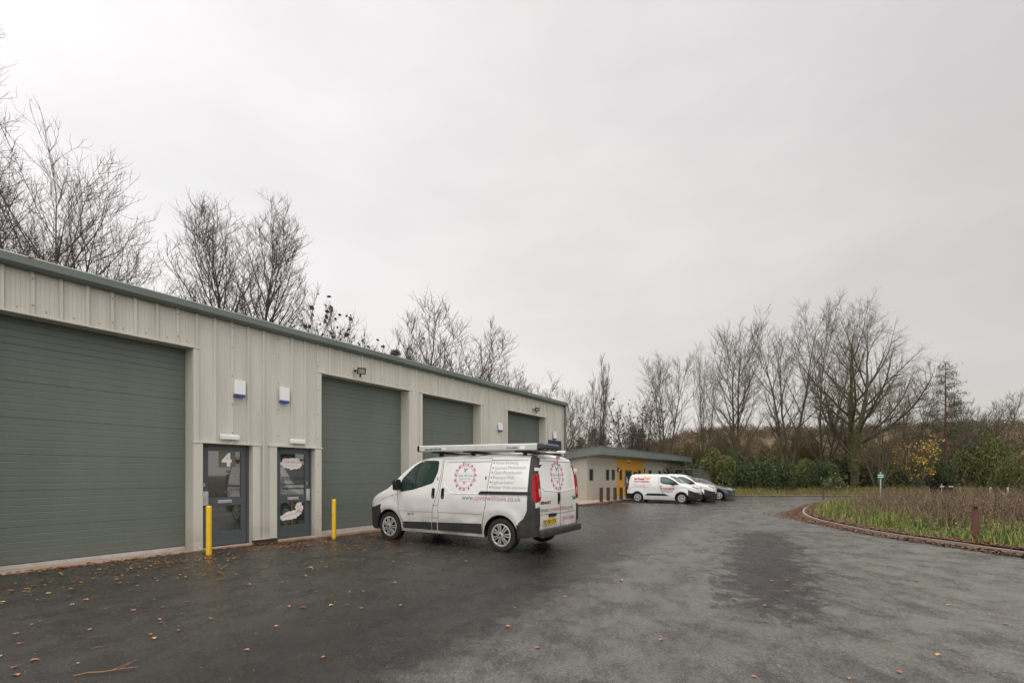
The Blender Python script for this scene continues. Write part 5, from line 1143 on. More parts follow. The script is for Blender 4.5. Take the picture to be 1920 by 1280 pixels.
def grow(seed, H, tr, stems=1, spread=.1, limbs=22, t0=.25, ang=(60, 30), cw=.33, prof=None, trop=(.0, .10, .06), wander=(.05, .14, .2), ratio=(.45, .5), dens=(2.2, 3.2), twig=1.0, twl=.5, lean=(0, 0), tw_up=.25, minr=.008, flat=1):
    r_ = np.random.default_rng(seed); L = {0: [], 1: [], 2: [], 3: []}; nodes = []
    def branch(p, d, ln, r, lvl):
        n = max(3, int(ln / (1.0, .55, .3)[lvl])); pts = [(p, d, r)]
        for i in range(n):
            d = unit(d + r_.normal(0, wander[lvl], 3) * (1, 1, flat) + np.array([0, 0, trop[lvl]])); q = p + d * ln / n
            ra = max(r * (1 - i / n) ** .8, minr); rb = max(r * (1 - (i + 1) / n) ** .8, minr)
            L[lvl].append((*p, *q, ra, rb)); p = q; pts.append((p, d, rb))
        return pts
    def side(d, a):
        k = unit(np.cross(d, r_.normal(0, 1, 3))); return unit(d * math.cos(a) + k * math.sin(a))
    tops = []
    for s in range(stems):
        az = 2 * math.pi * s / max(stems, 1) + r_.uniform(-.4, .4); sp = spread if stems > 1 else 0
        d = unit(np.array([math.cos(az) * sp + lean[0], math.sin(az) * sp + lean[1], 1.0])); h = H * (1 if s == 0 else r_.uniform(.8, .97))
        pts = branch(np.array([math.cos(az) * .15 * (stems > 1), math.sin(az) * .15 * (stems > 1), -.3]), d, h * .97, tr * (1 if stems == 1 else .8), 0)
        nl = int(limbs / stems); m = len(pts)
        for k in range(nl):
            t = t0 + (1 - t0) * ((k + r_.uniform(.1, .9)) / nl); ii = min(int(t * (m - 1)), m - 2); f = t * (m - 1) - ii
            p = pts[ii][0] * (1 - f) + pts[ii + 1][0] * f; dd = pts[ii][1]; rr = pts[ii][2]
            a = R(ang[0] + (ang[1] - ang[0]) * t) * r_.uniform(.8, 1.2); tt = (t - t0) / (1 - t0)
            ln = H * cw * (prof(tt) if prof else (.35 + .65 * math.sin(math.pi * min(tt * 1.0 + .15, 1)) ** .8)) * r_.uniform(.8, 1.15)
            az = k * 2.4 + r_.uniform(-.5, .5); hv = np.array([math.cos(az), math.sin(az), 0]); d1 = unit(hv * math.sin(a) + dd * math.cos(a))
            P1 = branch(p, d1, ln, min(rr * .55, tr * .45 * (ln / (H * cw)) + .01), 1)
            n2 = max(3, int(ln * dens[0])); m1 = len(P1)
            for q in range(n2):
                t1 = .18 + .82 * (q + r_.uniform(0, 1)) / n2; jj = min(int(t1 * (m1 - 1)), m1 - 1)
                l2 = max(.5, ln * ratio[0] * (1.1 - t1 * .75)) * r_.uniform(.6, 1.2)
                P2 = branch(P1[jj][0], side(P1[jj][1], R(r_.uniform(25, 50))), l2, max(P1[jj][2] * .55, minr * 1.3), 2)
                n3 = max(2, int(l2 * dens[1] * twig))
                for w_ in range(n3):
                    t2 = .1 + .9 * r_.uniform(); kk = min(int(t2 * (len(P2) - 1)), len(P2) - 1); nodes.append((*P2[kk][0], *P2[kk][1]))
                for w_ in range(2): nodes.append((*P2[-1][0], *P2[-1][1]))
    nd = np.array(nodes); k = len(nd)
    def twigs(p, d, ln, r0, spr):
        d1 = d + r_.normal(0, spr, d.shape); d1[:, 2] += tw_up; d1 /= np.linalg.norm(d1, axis=1, keepdims=True)
        l_ = (ln * r_.uniform(.5, 1.3, len(p)))[:, None]; m = p + d1 * l_ * .5; d2 = d1 + r_.normal(0, .2, d.shape); d2[:, 2] += tw_up * .5; d2 /= np.linalg.norm(d2, axis=1, keepdims=True); e = m + d2 * l_ * .5
        rr = np.full((len(p), 1), r0); return np.concatenate([p, m, rr, rr * .85], 1), np.concatenate([m, e, rr * .85, rr * .5], 1), m, e, d2
    a1, b1, m, e, d2 = twigs(nd[:, :3], nd[:, 3:], twl * 1.5, minr, .45)
    a2, b2, m2, e2, d3 = twigs(m, d2, twl, minr * .75, .6)
    a3, b3, _, e3, _ = twigs(e, d2, twl * .8, minr * .7, .5)
    L[3] = np.concatenate([a1, b1, a2, b2, a3, b3]); L['H'] = float(np.percentile(L[3][:, 5], 99.7)); tips = np.concatenate([e, e2, e3])
    return L, tips
def leafquads(P, size, r_, jit=.5, aspect=.7):
    n = len(P); a = r_.normal(0, 1, (n, 3)); a /= np.linalg.norm(a, axis=1, keepdims=True); b = np.cross(a, r_.normal(0, 1, (n, 3))); b /= np.linalg.norm(b, axis=1, keepdims=True) + 1e-9
    s = (size * r_.uniform(1 - jit, 1 + jit, n))[:, None]
    V = np.stack([P - a * s, P + b * s * aspect, P + a * s, P - b * s * aspect], 1).reshape(-1, 3); return V, np.arange(4 * n).reshape(-1, 4)
def tree_parts(L, tips, root, bk, tw, leaves=None, seed=1):
    t = build_segs('trunk', [(L[0], 10)], bk, root)
    c = build_segs('crown', [(L[1], 6), (L[2], 4), (L[3], 3)], tw, root)
    if leaves:
        frac, size, mat = leaves; r_ = np.random.default_rng(seed); sel = tips[r_.random(len(tips)) < frac]
        V, Fc = leafquads(sel + r_.normal(0, .04, sel.shape), size, r_); npmesh('leaves', V, Fc, mat, root)
    return root
leaf_dead = pm('dead_leaves', (.1, .05, .03), .8, island=[(.05, .022, .018), (.10, .045, .03), (.07, .035, .02)])
leaf_yel = pm('yellow_leaves', (.5, .35, .05), .7, island=[(.50, .30, .015), (.62, .42, .03), (.36, .26, .03), (.28, .16, .02)])
leaf_olive = pm('olive_leaves', (.1, .1, .03), .8, island=[(.09, .075, .02), (.13, .09, .025), (.07, .07, .02), (.17, .12, .025)])
leaf_bud = pm('reddish_buds', (.1, .05, .03), .8, island=[(.09, .045, .03), (.14, .08, .05)])
# kinds of tree grown once
round_prof = lambda t: .55 + .5 * math.sin(math.pi * min(t * .9 + .12, 1))
KIND = {}
WN3 = (.03, .055, .09)
KIND['spreading'] = grow(11, 20, .26, stems=3, spread=.20, limbs=66, t0=.16, ang=(62, 26), cw=.36, prof=lambda t: .55 + .55 * math.sin(math.pi * min(t * .8 + .2, 1)), trop=(.01, .055, .04), wander=WN3, ratio=(.42, .5), dens=(1.9, 2.5), twl=.5, tw_up=.3, minr=.008)
KIND['vase'] = grow(12, 21, .24, stems=1, limbs=42, t0=.2, ang=(44, 16), cw=.31, prof=lambda t: .6 + .5 * math.sin(math.pi * min(t * .75 + .2, 1)), trop=(.02, .07, .06), wander=WN3, ratio=(.38, .5), dens=(2.1, 2.7), twl=.45, tw_up=.4, minr=.010)
KIND['vase2'] = grow(13, 21, .24, stems=3, spread=.14, limbs=44, t0=.22, ang=(42, 18), cw=.28, prof=lambda t: .75 + .4 * math.sin(math.pi * t), trop=(.0, .06, .05), wander=WN3, ratio=(.40, .5), dens=(2.0, 2.5), twl=.5, tw_up=.35, minr=.010)
KIND['oval'] = grow(14, 15, .17, stems=4, spread=.24, limbs=72, t0=.1, ang=(48, 20), cw=.30, prof=round_prof, trop=(.02, .07, .06), wander=WN3, ratio=(.40, .5), dens=(2.7, 3.0), twl=.4, tw_up=.4, minr=.010)
KIND['poplar'] = grow(15, 22, .18, stems=4, spread=.045, limbs=56, t0=.22, ang=(20, 12), cw=.15, prof=lambda t: .45 + .75 * math.sin(math.pi * min(t + .08, 1)) ** .7, trop=(.02, .10, .12), wander=(.02, .04, .06), ratio=(.5, .5), dens=(2.0, 2.4), twl=.45, tw_up=1.2, minr=.011)
KIND['big'] = grow(16, 20.5, .52, stems=2, spread=.07, limbs=30, t0=.17, ang=(64, 28), cw=.54, prof=lambda t: 1.12 - .60 * t, trop=(.0, .045, .02), wander=(.04, .06, .10), ratio=(.34, .5), dens=(2.0, 2.6), twl=.55, tw_up=.12, minr=.010)
KIND['tall'] = grow(17, 19, .24, stems=2, spread=.09, limbs=40, t0=.16, ang=(48, 20), cw=.34, prof=lambda t: .7 + .4 * math.sin(math.pi * t), trop=(.0, .06, .05), wander=WN3, ratio=(.40, .5), dens=(2.0, 2.5), twl=.5, tw_up=.3, minr=.010)
KIND['small'] = grow(18, 9, .10, stems=4, spread=.26, limbs=44, t0=.12, ang=(46, 22), cw=.36, trop=(.0, .07, .06), wander=(.05, .09, .13), ratio=(.45, .5), dens=(2.5, 2.8), twl=.34, minr=.008)
PROTO = {}
def tree(kind, px, Y, top, label, name='bare_tree', group=None, sx=1.0, rot=0, z=None, mats=(bark, twigm), leaves=None, tilt=(0, 0), Hk={'spreading': 20, 'vase': 21, 'vase2': 21, 'oval': 15, 'poplar': 22, 'big': 20.5, 'tall': 19, 'small': 9}):
    z = (-.2 if Y > 38 else gz(Y)) if z is None else z
    H = CAMZ + (HY - top) / F * Y - z; k = H / KIND[kind][0]['H']
    key = (kind, mats[0].name, leaves[2].name if leaves else None)
    root = empty(name, (X(px, Y), Y, z), rot, label, 'tree', group); root.scale = (k * sx, k * sx, k); root.rotation_euler = (tilt[0], tilt[1], rot)
    if key in PROTO:
        for ch in PROTO[key].children: c = ch.copy(); COL.objects.link(c); c.parent = root
    else:
        tree_parts(*KIND[kind], root, mats[0], mats[1], leaves); PROTO[key] = root
    return root
GB = 'bare trees behind the unit'; GR = 'bare trees beyond the yard'
mossy = (barkg, twigg)
tree('spreading', -335, 24, 20, 'large bare tree whose branches just enter at the far left edge, above the others', group=GB, rot=.4, sx=.95)
tree('spreading', 42, 26, 215, 'tall bare spreading tree behind the left end of the unit', group=GB, rot=2.0, sx=1.05)
tree('spreading', 190, 29, 425, 'lower arching bare tree to the right of the tall one at the left', group=GB, rot=3.9, sx=1.25)
tree('vase', 440, 33, 372, 'left of the twin upright bare trees above the unit roof', group=GB, rot=4.1, sx=1.2)
tree('vase', 472, 36, 376, 'right of the twin upright bare trees above the unit roof', group=GB, rot=1.0, sx=1.25)
tree('small', 300, 30, 575, 'low dense bare shrub tree between the arching tree and the twin trees', group=GB, rot=2.2, sx=1.2)
tree('small', 590, 34, 545, 'small tree still holding clusters of brown dead leaves above the roof edge', group=GB, rot=1.3, sx=.9, leaves=(.10, .10, leaf_dead))
tree('small', 655, 38, 605, 'lowest small tree with brown dead leaves, right beside the larger leafy one', group=GB, rot=4.3, sx=1.0, leaves=(.10, .10, leaf_dead))
tree('small', 715, 42, 605, 'thin wispy bare tree left of the rounded bare crown', group=GB, rot=5.2, sx=.9)
tree('oval', 800, 46, 590, 'rounded dense bare crown rising over the middle of the roof', group=GB, rot=.2, sx=1.45)
tree('small', 878, 46, 640, 'bare tree just right of the rounded crown, behind the gutter', group=GB, rot=3.0, sx=1.0, leaves=(.05, .05, leaf_bud))
tree('small', 920, 50, 672, 'small bare tree with reddish twigs behind the far part of the roof', group=GB, rot=1.0, sx=1.2, leaves=(.05, .05, leaf_bud))
tree('small', 968, 50, 682, 'thin bare tree near the far end of the unit roof', group=GB, rot=4.0, sx=.9)
tree('oval', 1045, 50, 710, 'wide bare tree behind the far corner of the unit', group=GB, rot=2.6, sx=1.1)
tree('small', 1082, 46, 760, 'loose bare tree between the unit corner and the tall narrow poplar', group=GB, rot=.6, sx=1.2)
tree('poplar', 1124, 58, 662, 'tall narrow columnar poplar behind the low building', 'poplar_tree', rot=.3, sx=.95)
tree('small', 1158, 58, 762, 'bare tree with dark leaf clusters directly right of the poplar', group=GR, rot=.9, sx=1.1, leaves=(.05, .08, leaf_dead))
tree('small', 1195, 56, 730, 'bare tree with dark leaf clusters behind the orange entrance', group=GR, rot=2.9, sx=1.1, leaves=(.05, .08, leaf_dead))
tree('vase2', 1250, 52, 655, 'bare multi stemmed tree left of the row, behind the end of the low building', group=GR, rot=1.5, sx=1.2, mats=mossy)
tree('vase2', 1318, 56, 650, 'slim bare tree between the multi stemmed tree and the bike shelter', group=GR, rot=3.5, sx=.65, mats=mossy)
tree('tall', 1385, 50, 592, 'tall bare tree behind the bike shelter with open sky either side', group=GR, rot=.5, sx=1.15, mats=mossy)
tree('vase2', 1478, 50, 572, 'tall bare tree in the middle of the right hand row', group=GR, rot=5.0, sx=1.12, mats=mossy)
tree('tall', 1545, 54, 560, 'bare tree crowded behind the big tree on its left', group=GR, rot=2.2, sx=.8, mats=mossy)
tree('big', 1603, 46, 548, 'biggest bare tree with thick pale trunk and limbs sweeping to the right', group=GR, rot=.9, sx=1.15, mats=mossy, tilt=(0, .05))
tree('small', 1648, 44, 690, 'slender leaning sapling right of the big pale trunk', group=GR, rot=.4, sx=.7, mats=mossy)
tree('tall', 1708, 50, 690, 'bare tree leaning right in front of the yellow leaves', group=GR, rot=1.4, sx=1.2, mats=mossy, tilt=(0, .12))
tree('oval', 1850, 60, 725, 'dense bare crown right of the pine on the skyline', group=GR, rot=1.4, sx=1.1, mats=mossy)
tree('oval', 1800, 58, 745, 'dense bare crown directly behind the pine trunk', group=GR, rot=3.4, sx=1.0, mats=mossy)
# ivy on the big trunk
# pine
def needles(r_, pts, n, sp, size):
    P = np.repeat(pts, n, 0) + r_.normal(0, 1, (len(pts) * n, 3)) * sp; return leafquads(P, size, r_, .4, .18)
needle_m = pm('pine_needles', (.04, .055, .03), .85, island=[(.02, .035, .02), (.04, .055, .03), (.06, .075, .045)])
conif_m = pm('conifer_needles', (.03, .045, .02), .85, island=[(.015, .028, .014), (.03, .045, .02), (.05, .06, .03)])
def conifer(px, Y, top, wid, label, dense=1.0, base=.12, name='conifer', m=conif_m, seed=3, bk=bark, seg=26):
    r_ = np.random.default_rng(seed); z = -.2; H = CAMZ + (HY - top) / F * Y - z; root = empty(name, (X(px, Y), Y, z), seed, label, 'tree')
    L0 = [(0, 0, 0, 0, 0, H * .6, .15, .09), (0, 0, H * .6, 0, 0, H, .09, .02)]; L1 = []; P = []
    for k in range(int(seg * 3)):
        t = base + (1 - base) * (k + r_.random()) / (seg * 3); a = k * 2.4 + r_.normal(0, .3); ln = wid * (1 - t) ** .75 * r_.uniform(.6, 1.15) + .3; h = t * H
        e = np.array([math.cos(a) * ln, math.sin(a) * ln, h + ln * r_.uniform(-.15, .25)]); L1.append((0, 0, h, *e, .03, .012))
        for q in range(int(4 + ln * 4 * dense)): P.append(np.array([0, 0, h]) * (1 - (u := r_.uniform(.25, 1.05))) + e * u)
    build_segs('trunk', [(L0, 8)], bk, root); build_segs('limb', [(L1, 4)], bk, root)
    V, Fc = needles(r_, np.array(P), int(22 * dense), .20, .11); npmesh('crown', V, Fc, m, root); return root
conifer(1773, 50, 682, 4.3, 'scots pine with sparse grey green crown and orange trunk in the right hand trees', .75, .34, 'pine_tree', needle_m, 5, pm('pine_bark', (.12, .058, .036), .9), 15)
for (px, Y, top, wd, lab) in ((1112, 75, 805, 2.6, 'dark green conifer left of the poplar trunk'), (1131, 78, 812, 2.2, 'dark green conifer immediately right of the poplar trunk'), (1186, 70, 800, 3.6, 'broad dark evergreen behind the orange entrance'), (1202, 74, 806, 3.0, 'second broad evergreen, slightly right of the orange entrance'), (1088, 72, 822, 3.0, 'low dark conifer by the unit downpipe')):
    conifer(px, Y, top, wd, lab, 1.0, .05, 'conifer', conif_m, int(px))
# bushes
def bush_geo(seed, rx, ry, rz, n, size, lumps=26):
    r_ = np.random.default_rng(seed); d = r_.normal(0, 1, (lumps, 3)); d[:, 2] = np.abs(d[:, 2]); d /= np.linalg.norm(d, axis=1, keepdims=True); rad = r_.uniform(.35, .95, (lumps, 1))
    c = d * rad * np.array([rx, ry, rz]) * .8 + np.array([0, 0, rz * .12]); lr = r_.uniform(.16, .34, lumps) * min(rx, rz)
    i = r_.integers(0, lumps, n); q = r_.normal(0, 1, (n, 3)); q /= np.linalg.norm(q, axis=1, keepdims=True); P = c[i] + q * (lr[i] * r_.uniform(.6, 1.15, n) ** .5)[:, None]; P[:, 2] = np.abs(P[:, 2])
    V, Fc = leafquads(P, size * (1.5 if seed % 1000 >= 70 else 1), r_, .4, .16 if seed % 1000 >= 70 else .6)
    st = [(r_.normal(0, .1), r_.normal(0, .1), 0, *(cc * .9), .03, .012) for cc in c[:14]]
    return V, Fc, st
BUSHM = {'dark': pm('bush_dark_green', (.03, .045, .015), .7, island=[(.018, .03, .008), (.036, .052, .012), (.07, .085, .018), (.024, .038, .01)]),
         'mid': pm('bush_mid_green', (.06, .08, .02), .7, island=[(.04, .055, .011), (.075, .09, .017), (.12, .13, .022), (.06, .06, .016)]),
         'brown': pm('bush_brown', (.09, .06, .03), .85, island=[(.065, .045, .022), (.115, .078, .03), (.085, .08, .025), (.15, .10, .035)]),
         'lime': pm('bush_fresh_green', (.1, .14, .03), .7, island=[(.07, .10, .02), (.11, .16, .03), (.15, .19, .04)]), 'yellow': leaf_yel}
BG = {}
def bush(px, Y, half, top, kind, label, seed=0, z=-.15, size=.065, n=17000):
    H = CAMZ + (HY - top) / F * Y - z; rx = half / F * Y; key = (kind, seed % 3, size)
    root = empty('bush', (X(px, Y), Y, z), seed * 1.7, label, 'bush', 'bushes and scrub beyond the yard'); root.scale = (rx / 2.5, rx / 2.5, H / 2.5)
    if key in BG:
        for ch in BG[key].children: c = ch.copy(); COL.objects.link(c); c.parent = root
    else:
        V, Fc, st = bush_geo(seed % 3 + (40 if kind != 'brown' else 70), 2.7, 2.7, 2.6, n, size); build_segs('stem', [(st, 4)], bark, root); npmesh('foliage', V, Fc, BUSHM[kind], root); BG[key] = root
    return root
bl = [(1300, 47, 45, 858, 'dark', 'dark green bush behind the bike shelter hoops'), (1345, 46, 48, 846, 'mid', 'mid green bush rising right of the bike shelter'), (1398, 45, 46, 852, 'dark', 'dark bush left of centre beyond the grass verge'),
      (1376, 48, 30, 838, 'dark', 'taller dark bush behind the shelter, higher than its neighbours'), (1450, 44, 50, 858, 'dark', 'wide dark green bush at the centre of the verge'), (1497, 46, 46, 853, 'mid', 'mid green bush below the middle bare tree'), (1548, 44, 40, 857, 'dark', 'dark bush left of the big pale trunk'),
      (1588, 48, 34, 852, 'dark', 'dark bush directly behind the big pale trunk'), (1640, 50, 36, 860, 'dark', 'dark bush between the pale trunk and the green sign'), (1676, 48, 34, 858, 'mid', 'mid green bush right of the green sign'), (1705, 52, 34, 850, 'brown', 'brown bush behind the yellow leaves'),
      (1748, 46, 36, 850, 'dark', 'dark bush under the pine, behind the bins'), (1790, 50, 40, 852, 'dark', 'dark bush right of the pine trunk'), (1848, 46, 52, 818, 'mid', 'large rounded green bush at the right, above the logs'), (1905, 40, 40, 850, 'mid', 'green bush cut by the right edge of the view'),
      (1690, 45, 16, 905, 'mid', 'small low green bush at the foot of the leaning tree'), (1930, 56, 60, 838, 'brown', 'brown scrub rising behind the right edge bush'), (1820, 58, 40, 830, 'brown', 'brown scrub between the pine and the rounded bush')]
for i, (px, Y, hf, tp, kd, lab) in enumerate(bl): bush(px, Y, hf, tp, kd, lab, i)
sc = [(1070, 60, 34, 840), (1105, 66, 30, 838), (1150, 64, 34, 842), (1215, 62, 36, 836), (1262, 60, 36, 826), (1300, 58, 36, 820), (1345, 60, 40, 815), (1400, 62, 44, 812), (1450, 60, 40, 822), (1500, 60, 44, 815), (1560, 62, 44, 820), (1612, 64, 40, 828), (1665, 60, 40, 832), (1730, 62, 44, 826), (1770, 66, 40, 835)]
SL = ['beside the unit downpipe', 'below the poplar', 'behind the left half of the low building', 'behind the orange entrance', 'behind the right half of the low building', 'over the roof end of the low building', 'above the bike shelter', 'left of centre in the far row', 'below the gap in the tall trees', 'under the middle bare tree', 'under the crowded bare tree', 'behind the big pale trunk', 'right of the utility pole', 'left of the pine', 'right behind the pine']
for i, ((px, Y, hf, tp), s_) in enumerate(zip(sc, SL)): bush(px, Y, hf, tp, 'brown', 'brown leafless scrub thicket ' + s_, 30 + i, size=.06, n=16000)
# yellow leaved shrub and little lime sprig
root = empty('yellow_leaved_shrub', (X(1722, 43.5), 43.5, -.15), 0, 'shrub with bright yellow autumn leaves in the right hand trees', 'shrub')
L_, tp_ = grow(51, 5.0, .06, stems=5, spread=.3, limbs=26, t0=.2, ang=(50, 25), cw=.34, dens=(2.5, 3), twl=.3, minr=.008)
tree_parts(L_, tp_, root, bark, twigm, (.85, .062, leaf_yel), 3)
root = empty('lime_sapling', (X(1558, 33.5), 33.5, -.25), 0, 'small sapling with lime green leaves near the far bollard light', 'sapling')
L_, tp_ = grow(52, 1.75, .02, stems=2, spread=.2, limbs=8, t0=.4, ang=(50, 25), cw=.3, dens=(3, 3), twl=.12, minr=.004)
tree_parts(L_, tp_, root, bark, twigm, (.5, .05, BUSHM['lime']), 3)
# ivy as its own growth up the trunk
r_ = np.random.default_rng(9); n = 2600; zz = r_.uniform(2.0, 10.5, n); a = r_.uniform(0, 6.28, n); P = np.stack([X(1600, 45.7) + (zz - 2) * .01 + np.cos(a) * (.42 + r_.normal(0, .12, n)), 45.7 + np.sin(a) * .45, zz - .2], 1)
V, Fc = leafquads(P, .055, r_); tag(npmesh('ivy', V, Fc, pm('ivy_leaves', (.1, .12, .02), .6, island=[(.10, .12, .015), (.16, .17, .02), (.05, .07, .012)])), 'yellow green ivy climbing the big pale trunk', 'ivy')
# nest
r_ = np.random.default_rng(4); P = r_.normal(0, 1, (160, 3)); P /= np.linalg.norm(P, axis=1, keepdims=True); d_ = r_.normal(0, 1, (160, 3)); d_ /= np.linalg.norm(d_, axis=1, keepdims=True)
P = P * np.array([.38, .38, .2]); seg = np.concatenate([P - d_ * .22, P + d_ * .22, np.full((160, 2), .014)], 1)
o = build_segs('bird_nest', [(seg, 3)], bark, None); o.location = (X(741, 42), 42, CAMZ + (HY - 662) / F * 42); tag(o, 'dark twiggy bird nest in the bare branches above the roof', 'nest')
# ------------------------------------------------------------------ undergrowth, weeds, grass, litter
def blades(P, h, w, r_, lean=.35, seg=2):
    n = len(P); a = r_.uniform(0, 2 * np.pi, n); d = np.stack([np.cos(a), np.sin(a), np.zeros(n)], 1); s = np.stack([-np.sin(a), np.cos(a), np.zeros(n)], 1)
    h = h[:, None] if np.ndim(h) else np.full((n, 1), h); ln = (r_.uniform(.1, 1, n) * lean)[:, None]; up = np.array([[0, 0, 1.]])
    m = P + up * h * .55 + d * h * ln * .3; t = P + up * h * (1 - ln * .25) + d * h * ln
    V = np.stack([P - s * w, P + s * w, m + s * w * .7, m - s * w * .7, t + s * w * .12, t - s * w * .12], 1).reshape(-1, 3)
    b = np.arange(n)[:, None] * 6; Fc = np.concatenate([b + [0, 1, 2, 3], b + [3, 2, 4, 5]], 0); return V, Fc
KPn = np.array([(p.x, p.y) for p in KP]); 
def inpoly(P, poly):
    x, y = P[:, 0], P[:, 1]; ins = np.zeros(len(P), bool); j = len(poly) - 1
    for i in range(len(poly)):
        xi, yi = poly[i]; xj, yj = poly[j]
        c = ((yi > y) != (yj > y)) & (x < (xj - xi) * (y - yi) / (yj - yi + 1e-12) + xi); ins ^= c; j = i
    return ins
def kdist(P):
    d = np.full(len(P), 1e9)
    for a, b in zip(KPn[:-1], KPn[1:]):
        ab = b - a; t = np.clip(((P[:, :2] - a) @ ab) / (ab @ ab + 1e-9), 0, 1); q = a + t[:, None] * ab; d = np.minimum(d, np.hypot(*(P[:, :2] - q).T))
    return d
vpoly = np.concatenate([KPn, [[80, -14]]])
gzv = lambda y: -0.0138 * np.clip(y - 9, 0, 21)
def island(n, r_, ymax=34):
    # thinned with distance from the road corner so that near growth is dense
    rad = np.exp(r_.uniform(math.log(7.5), math.log(62), n)); th = r_.uniform(R(20), R(62), n); P = np.stack([rad * np.sin(th), rad * np.cos(th), np.zeros(n)], 1)
    P = P[inpoly(P, vpoly)]; P[:, 2] = gzv(P[:, 1]) + .07; return P
r_ = np.random.default_rng(21)
ns_ = lambda P, s: .5 + .25 * (np.sin(P[:, 0] * s + 1.3) * np.cos(P[:, 1] * s * .8) + np.sin(P[:, 0] * s * .37 + P[:, 1] * s * .6))
grass_m = pm('verge_grass', (.1, .13, .03), .7, island=[(.06, .09, .012), (.11, .155, .018), (.17, .22, .028), (.19, .17, .045)])
weed_m = pm('brown_weeds', (.1, .06, .04), .9, island=[(.07, .044, .027), (.115, .075, .045), (.21, .15, .09), (.09, .055, .035)])
tan_m = pm('dry_grass', (.2, .13, .06), .9, island=[(.14, .085, .035), (.22, .15, .07), (.10, .09, .03)])
P = island(90000, r_); d = kdist(P); k = (d > .28) & (r_.random(len(P)) < np.clip(1.25 - d / 3.4, .05, 1) * (.35 + .9 * ns_(P, 2.1))); P = P[k]; d = d[k]
rr = np.hypot(P[:, 0], P[:, 1]); V, Fc = blades(P, (r_.uniform(.08, .40, len(P)) * np.clip(.35 + d * .5, .35, 1.25) * (.5 + 1.1 * ns_(P, 2.7))), (.0045 + rr * .00028)[:, None], r_, .7)
tag(npmesh('verge_grass', V, Fc, grass_m), 'lush green grass along the inside of the right hand kerb', 'grass', kind='stuff')
# broad low plants
P = island(70000, r_); d = kdist(P); k = (d > .35) & (d < 16) & (r_.random(len(P)) < (ns_(P, 1.3) ** 2) * 1.5); P = P[k]; P[:, 2] += r_.uniform(.03, .30, len(P)) * np.clip(d[k] * .8, .3, 1.3)
V, Fc = leafquads(P, .024, r_, .5, .6); tag(npmesh('low_plants', V, Fc, BUSHM['lime']), 'low broad leaved plants growing through the verge grass', 'plants', kind='stuff')
# tall brown weeds: stems with ragged seed heads
P = island(60000, r_); d = kdist(P); k = r_.random(len(P)) < np.clip((d - .9) / 1.6, 0, 1) * np.clip(.15 + 1.4 * ns_(P, 1.1), .2, 1); P = P[k]; d = d[k]; rr = np.hypot(P[:, 0], P[:, 1])
h = r_.uniform(.30, 1.12, len(P)) * np.clip(.55 + d * .12, .55, 1.12) * (.5 + .8 * ns_(P, 1.6)) * (.75 + .5 * ns_(P, 5.3)); V1, F1 = blades(P, h, (.0028 + rr * .00022)[:, None], r_, .8)
m = 11; Q = np.repeat(P, m, 0); hh = np.repeat(h, m) * r_.uniform(.35, 1.0, len(P) * m); Q = Q + np.stack([r_.normal(0, .055, len(Q)), r_.normal(0, .055, len(Q)), hh], 1); V2, F2 = leafquads(Q, .020, r_, .5, .3)
tag(npmesh('brown_weeds', np.concatenate([V1, V2]), np.concatenate([F1, F2 + len(V1)]), weed_m), 'tall dead brown weeds filling the planted verge', 'weeds', kind='stuff')
P = island(16000, r_); d = kdist(P); k = (d > .5) & (r_.random(len(P)) < .5 * ns_(P, 1.7)); P = P[k]; rr = np.hypot(P[:, 0], P[:, 1]); V, Fc = blades(P, r_.uniform(.3, .7, len(P)), (.003 + rr * .0002)[:, None], r_, .5)
tag(npmesh('dry_grass', V, Fc, tan_m), 'pale dry grass stalks among the brown weeds', 'grass', kind='stuff')
# far verge grass and undergrowth
n = 26000; P = np.stack([r_.uniform(13, 50, n), 39.6 + r_.uniform(0, 1, n) ** 1.3 * 7, np.full(n, -.2)], 1); V, Fc = blades(P, r_.uniform(.2, .75, n) * np.clip((P[:, 1] - 39.3) / 3, .3, 1), .016, r_, .5)
tag(npmesh('far_verge_grass', V, Fc, [tan_m, grass_m], midx=np.tile((r_.random(n) < .4).astype(int), 2)), 'tawny rough grass beyond the far kerb', 'grass', kind='stuff')
n = 42000; P = np.stack([r_.uniform(12, 75, n), 44.5 + r_.uniform(0, 1, n) * 14, np.zeros(n)], 1); P[:, 2] = -.1 + r_.uniform(0, 1, n) ** 1.5 * (1.2 + .9 * np.sin(P[:, 0] * .9) ** 2 + (P[:, 1] - 44) * .12); V, Fc = leafquads(P, .13, r_, .5, .6)
ug = pm('undergrowth_mix', (.05, .05, .02), .85, island=[(.02, .032, .01), (.045, .045, .018), (.075, .055, .025), (.03, .045, .012)])
tag(npmesh('undergrowth', V, Fc, ug), 'dark tangled undergrowth at the foot of the far trees', 'undergrowth', kind='stuff')
n = 16000; P = np.stack([r_.uniform(-20, 14, n), 50 + r_.uniform(0, 1, n) * 14, np.zeros(n)], 1); P[:, 2] = r_.uniform(0, 1, n) ** 1.2 * 4.0; P[:, 0] = P[:, 0] + (P[:, 1] - 50) * .2; V, Fc = leafquads(P, .13, r_, .5, .6)
tag(npmesh('scrub_band', V, Fc, BUSHM['brown']), 'brown scrub behind the low building', 'scrub', kind='stuff')
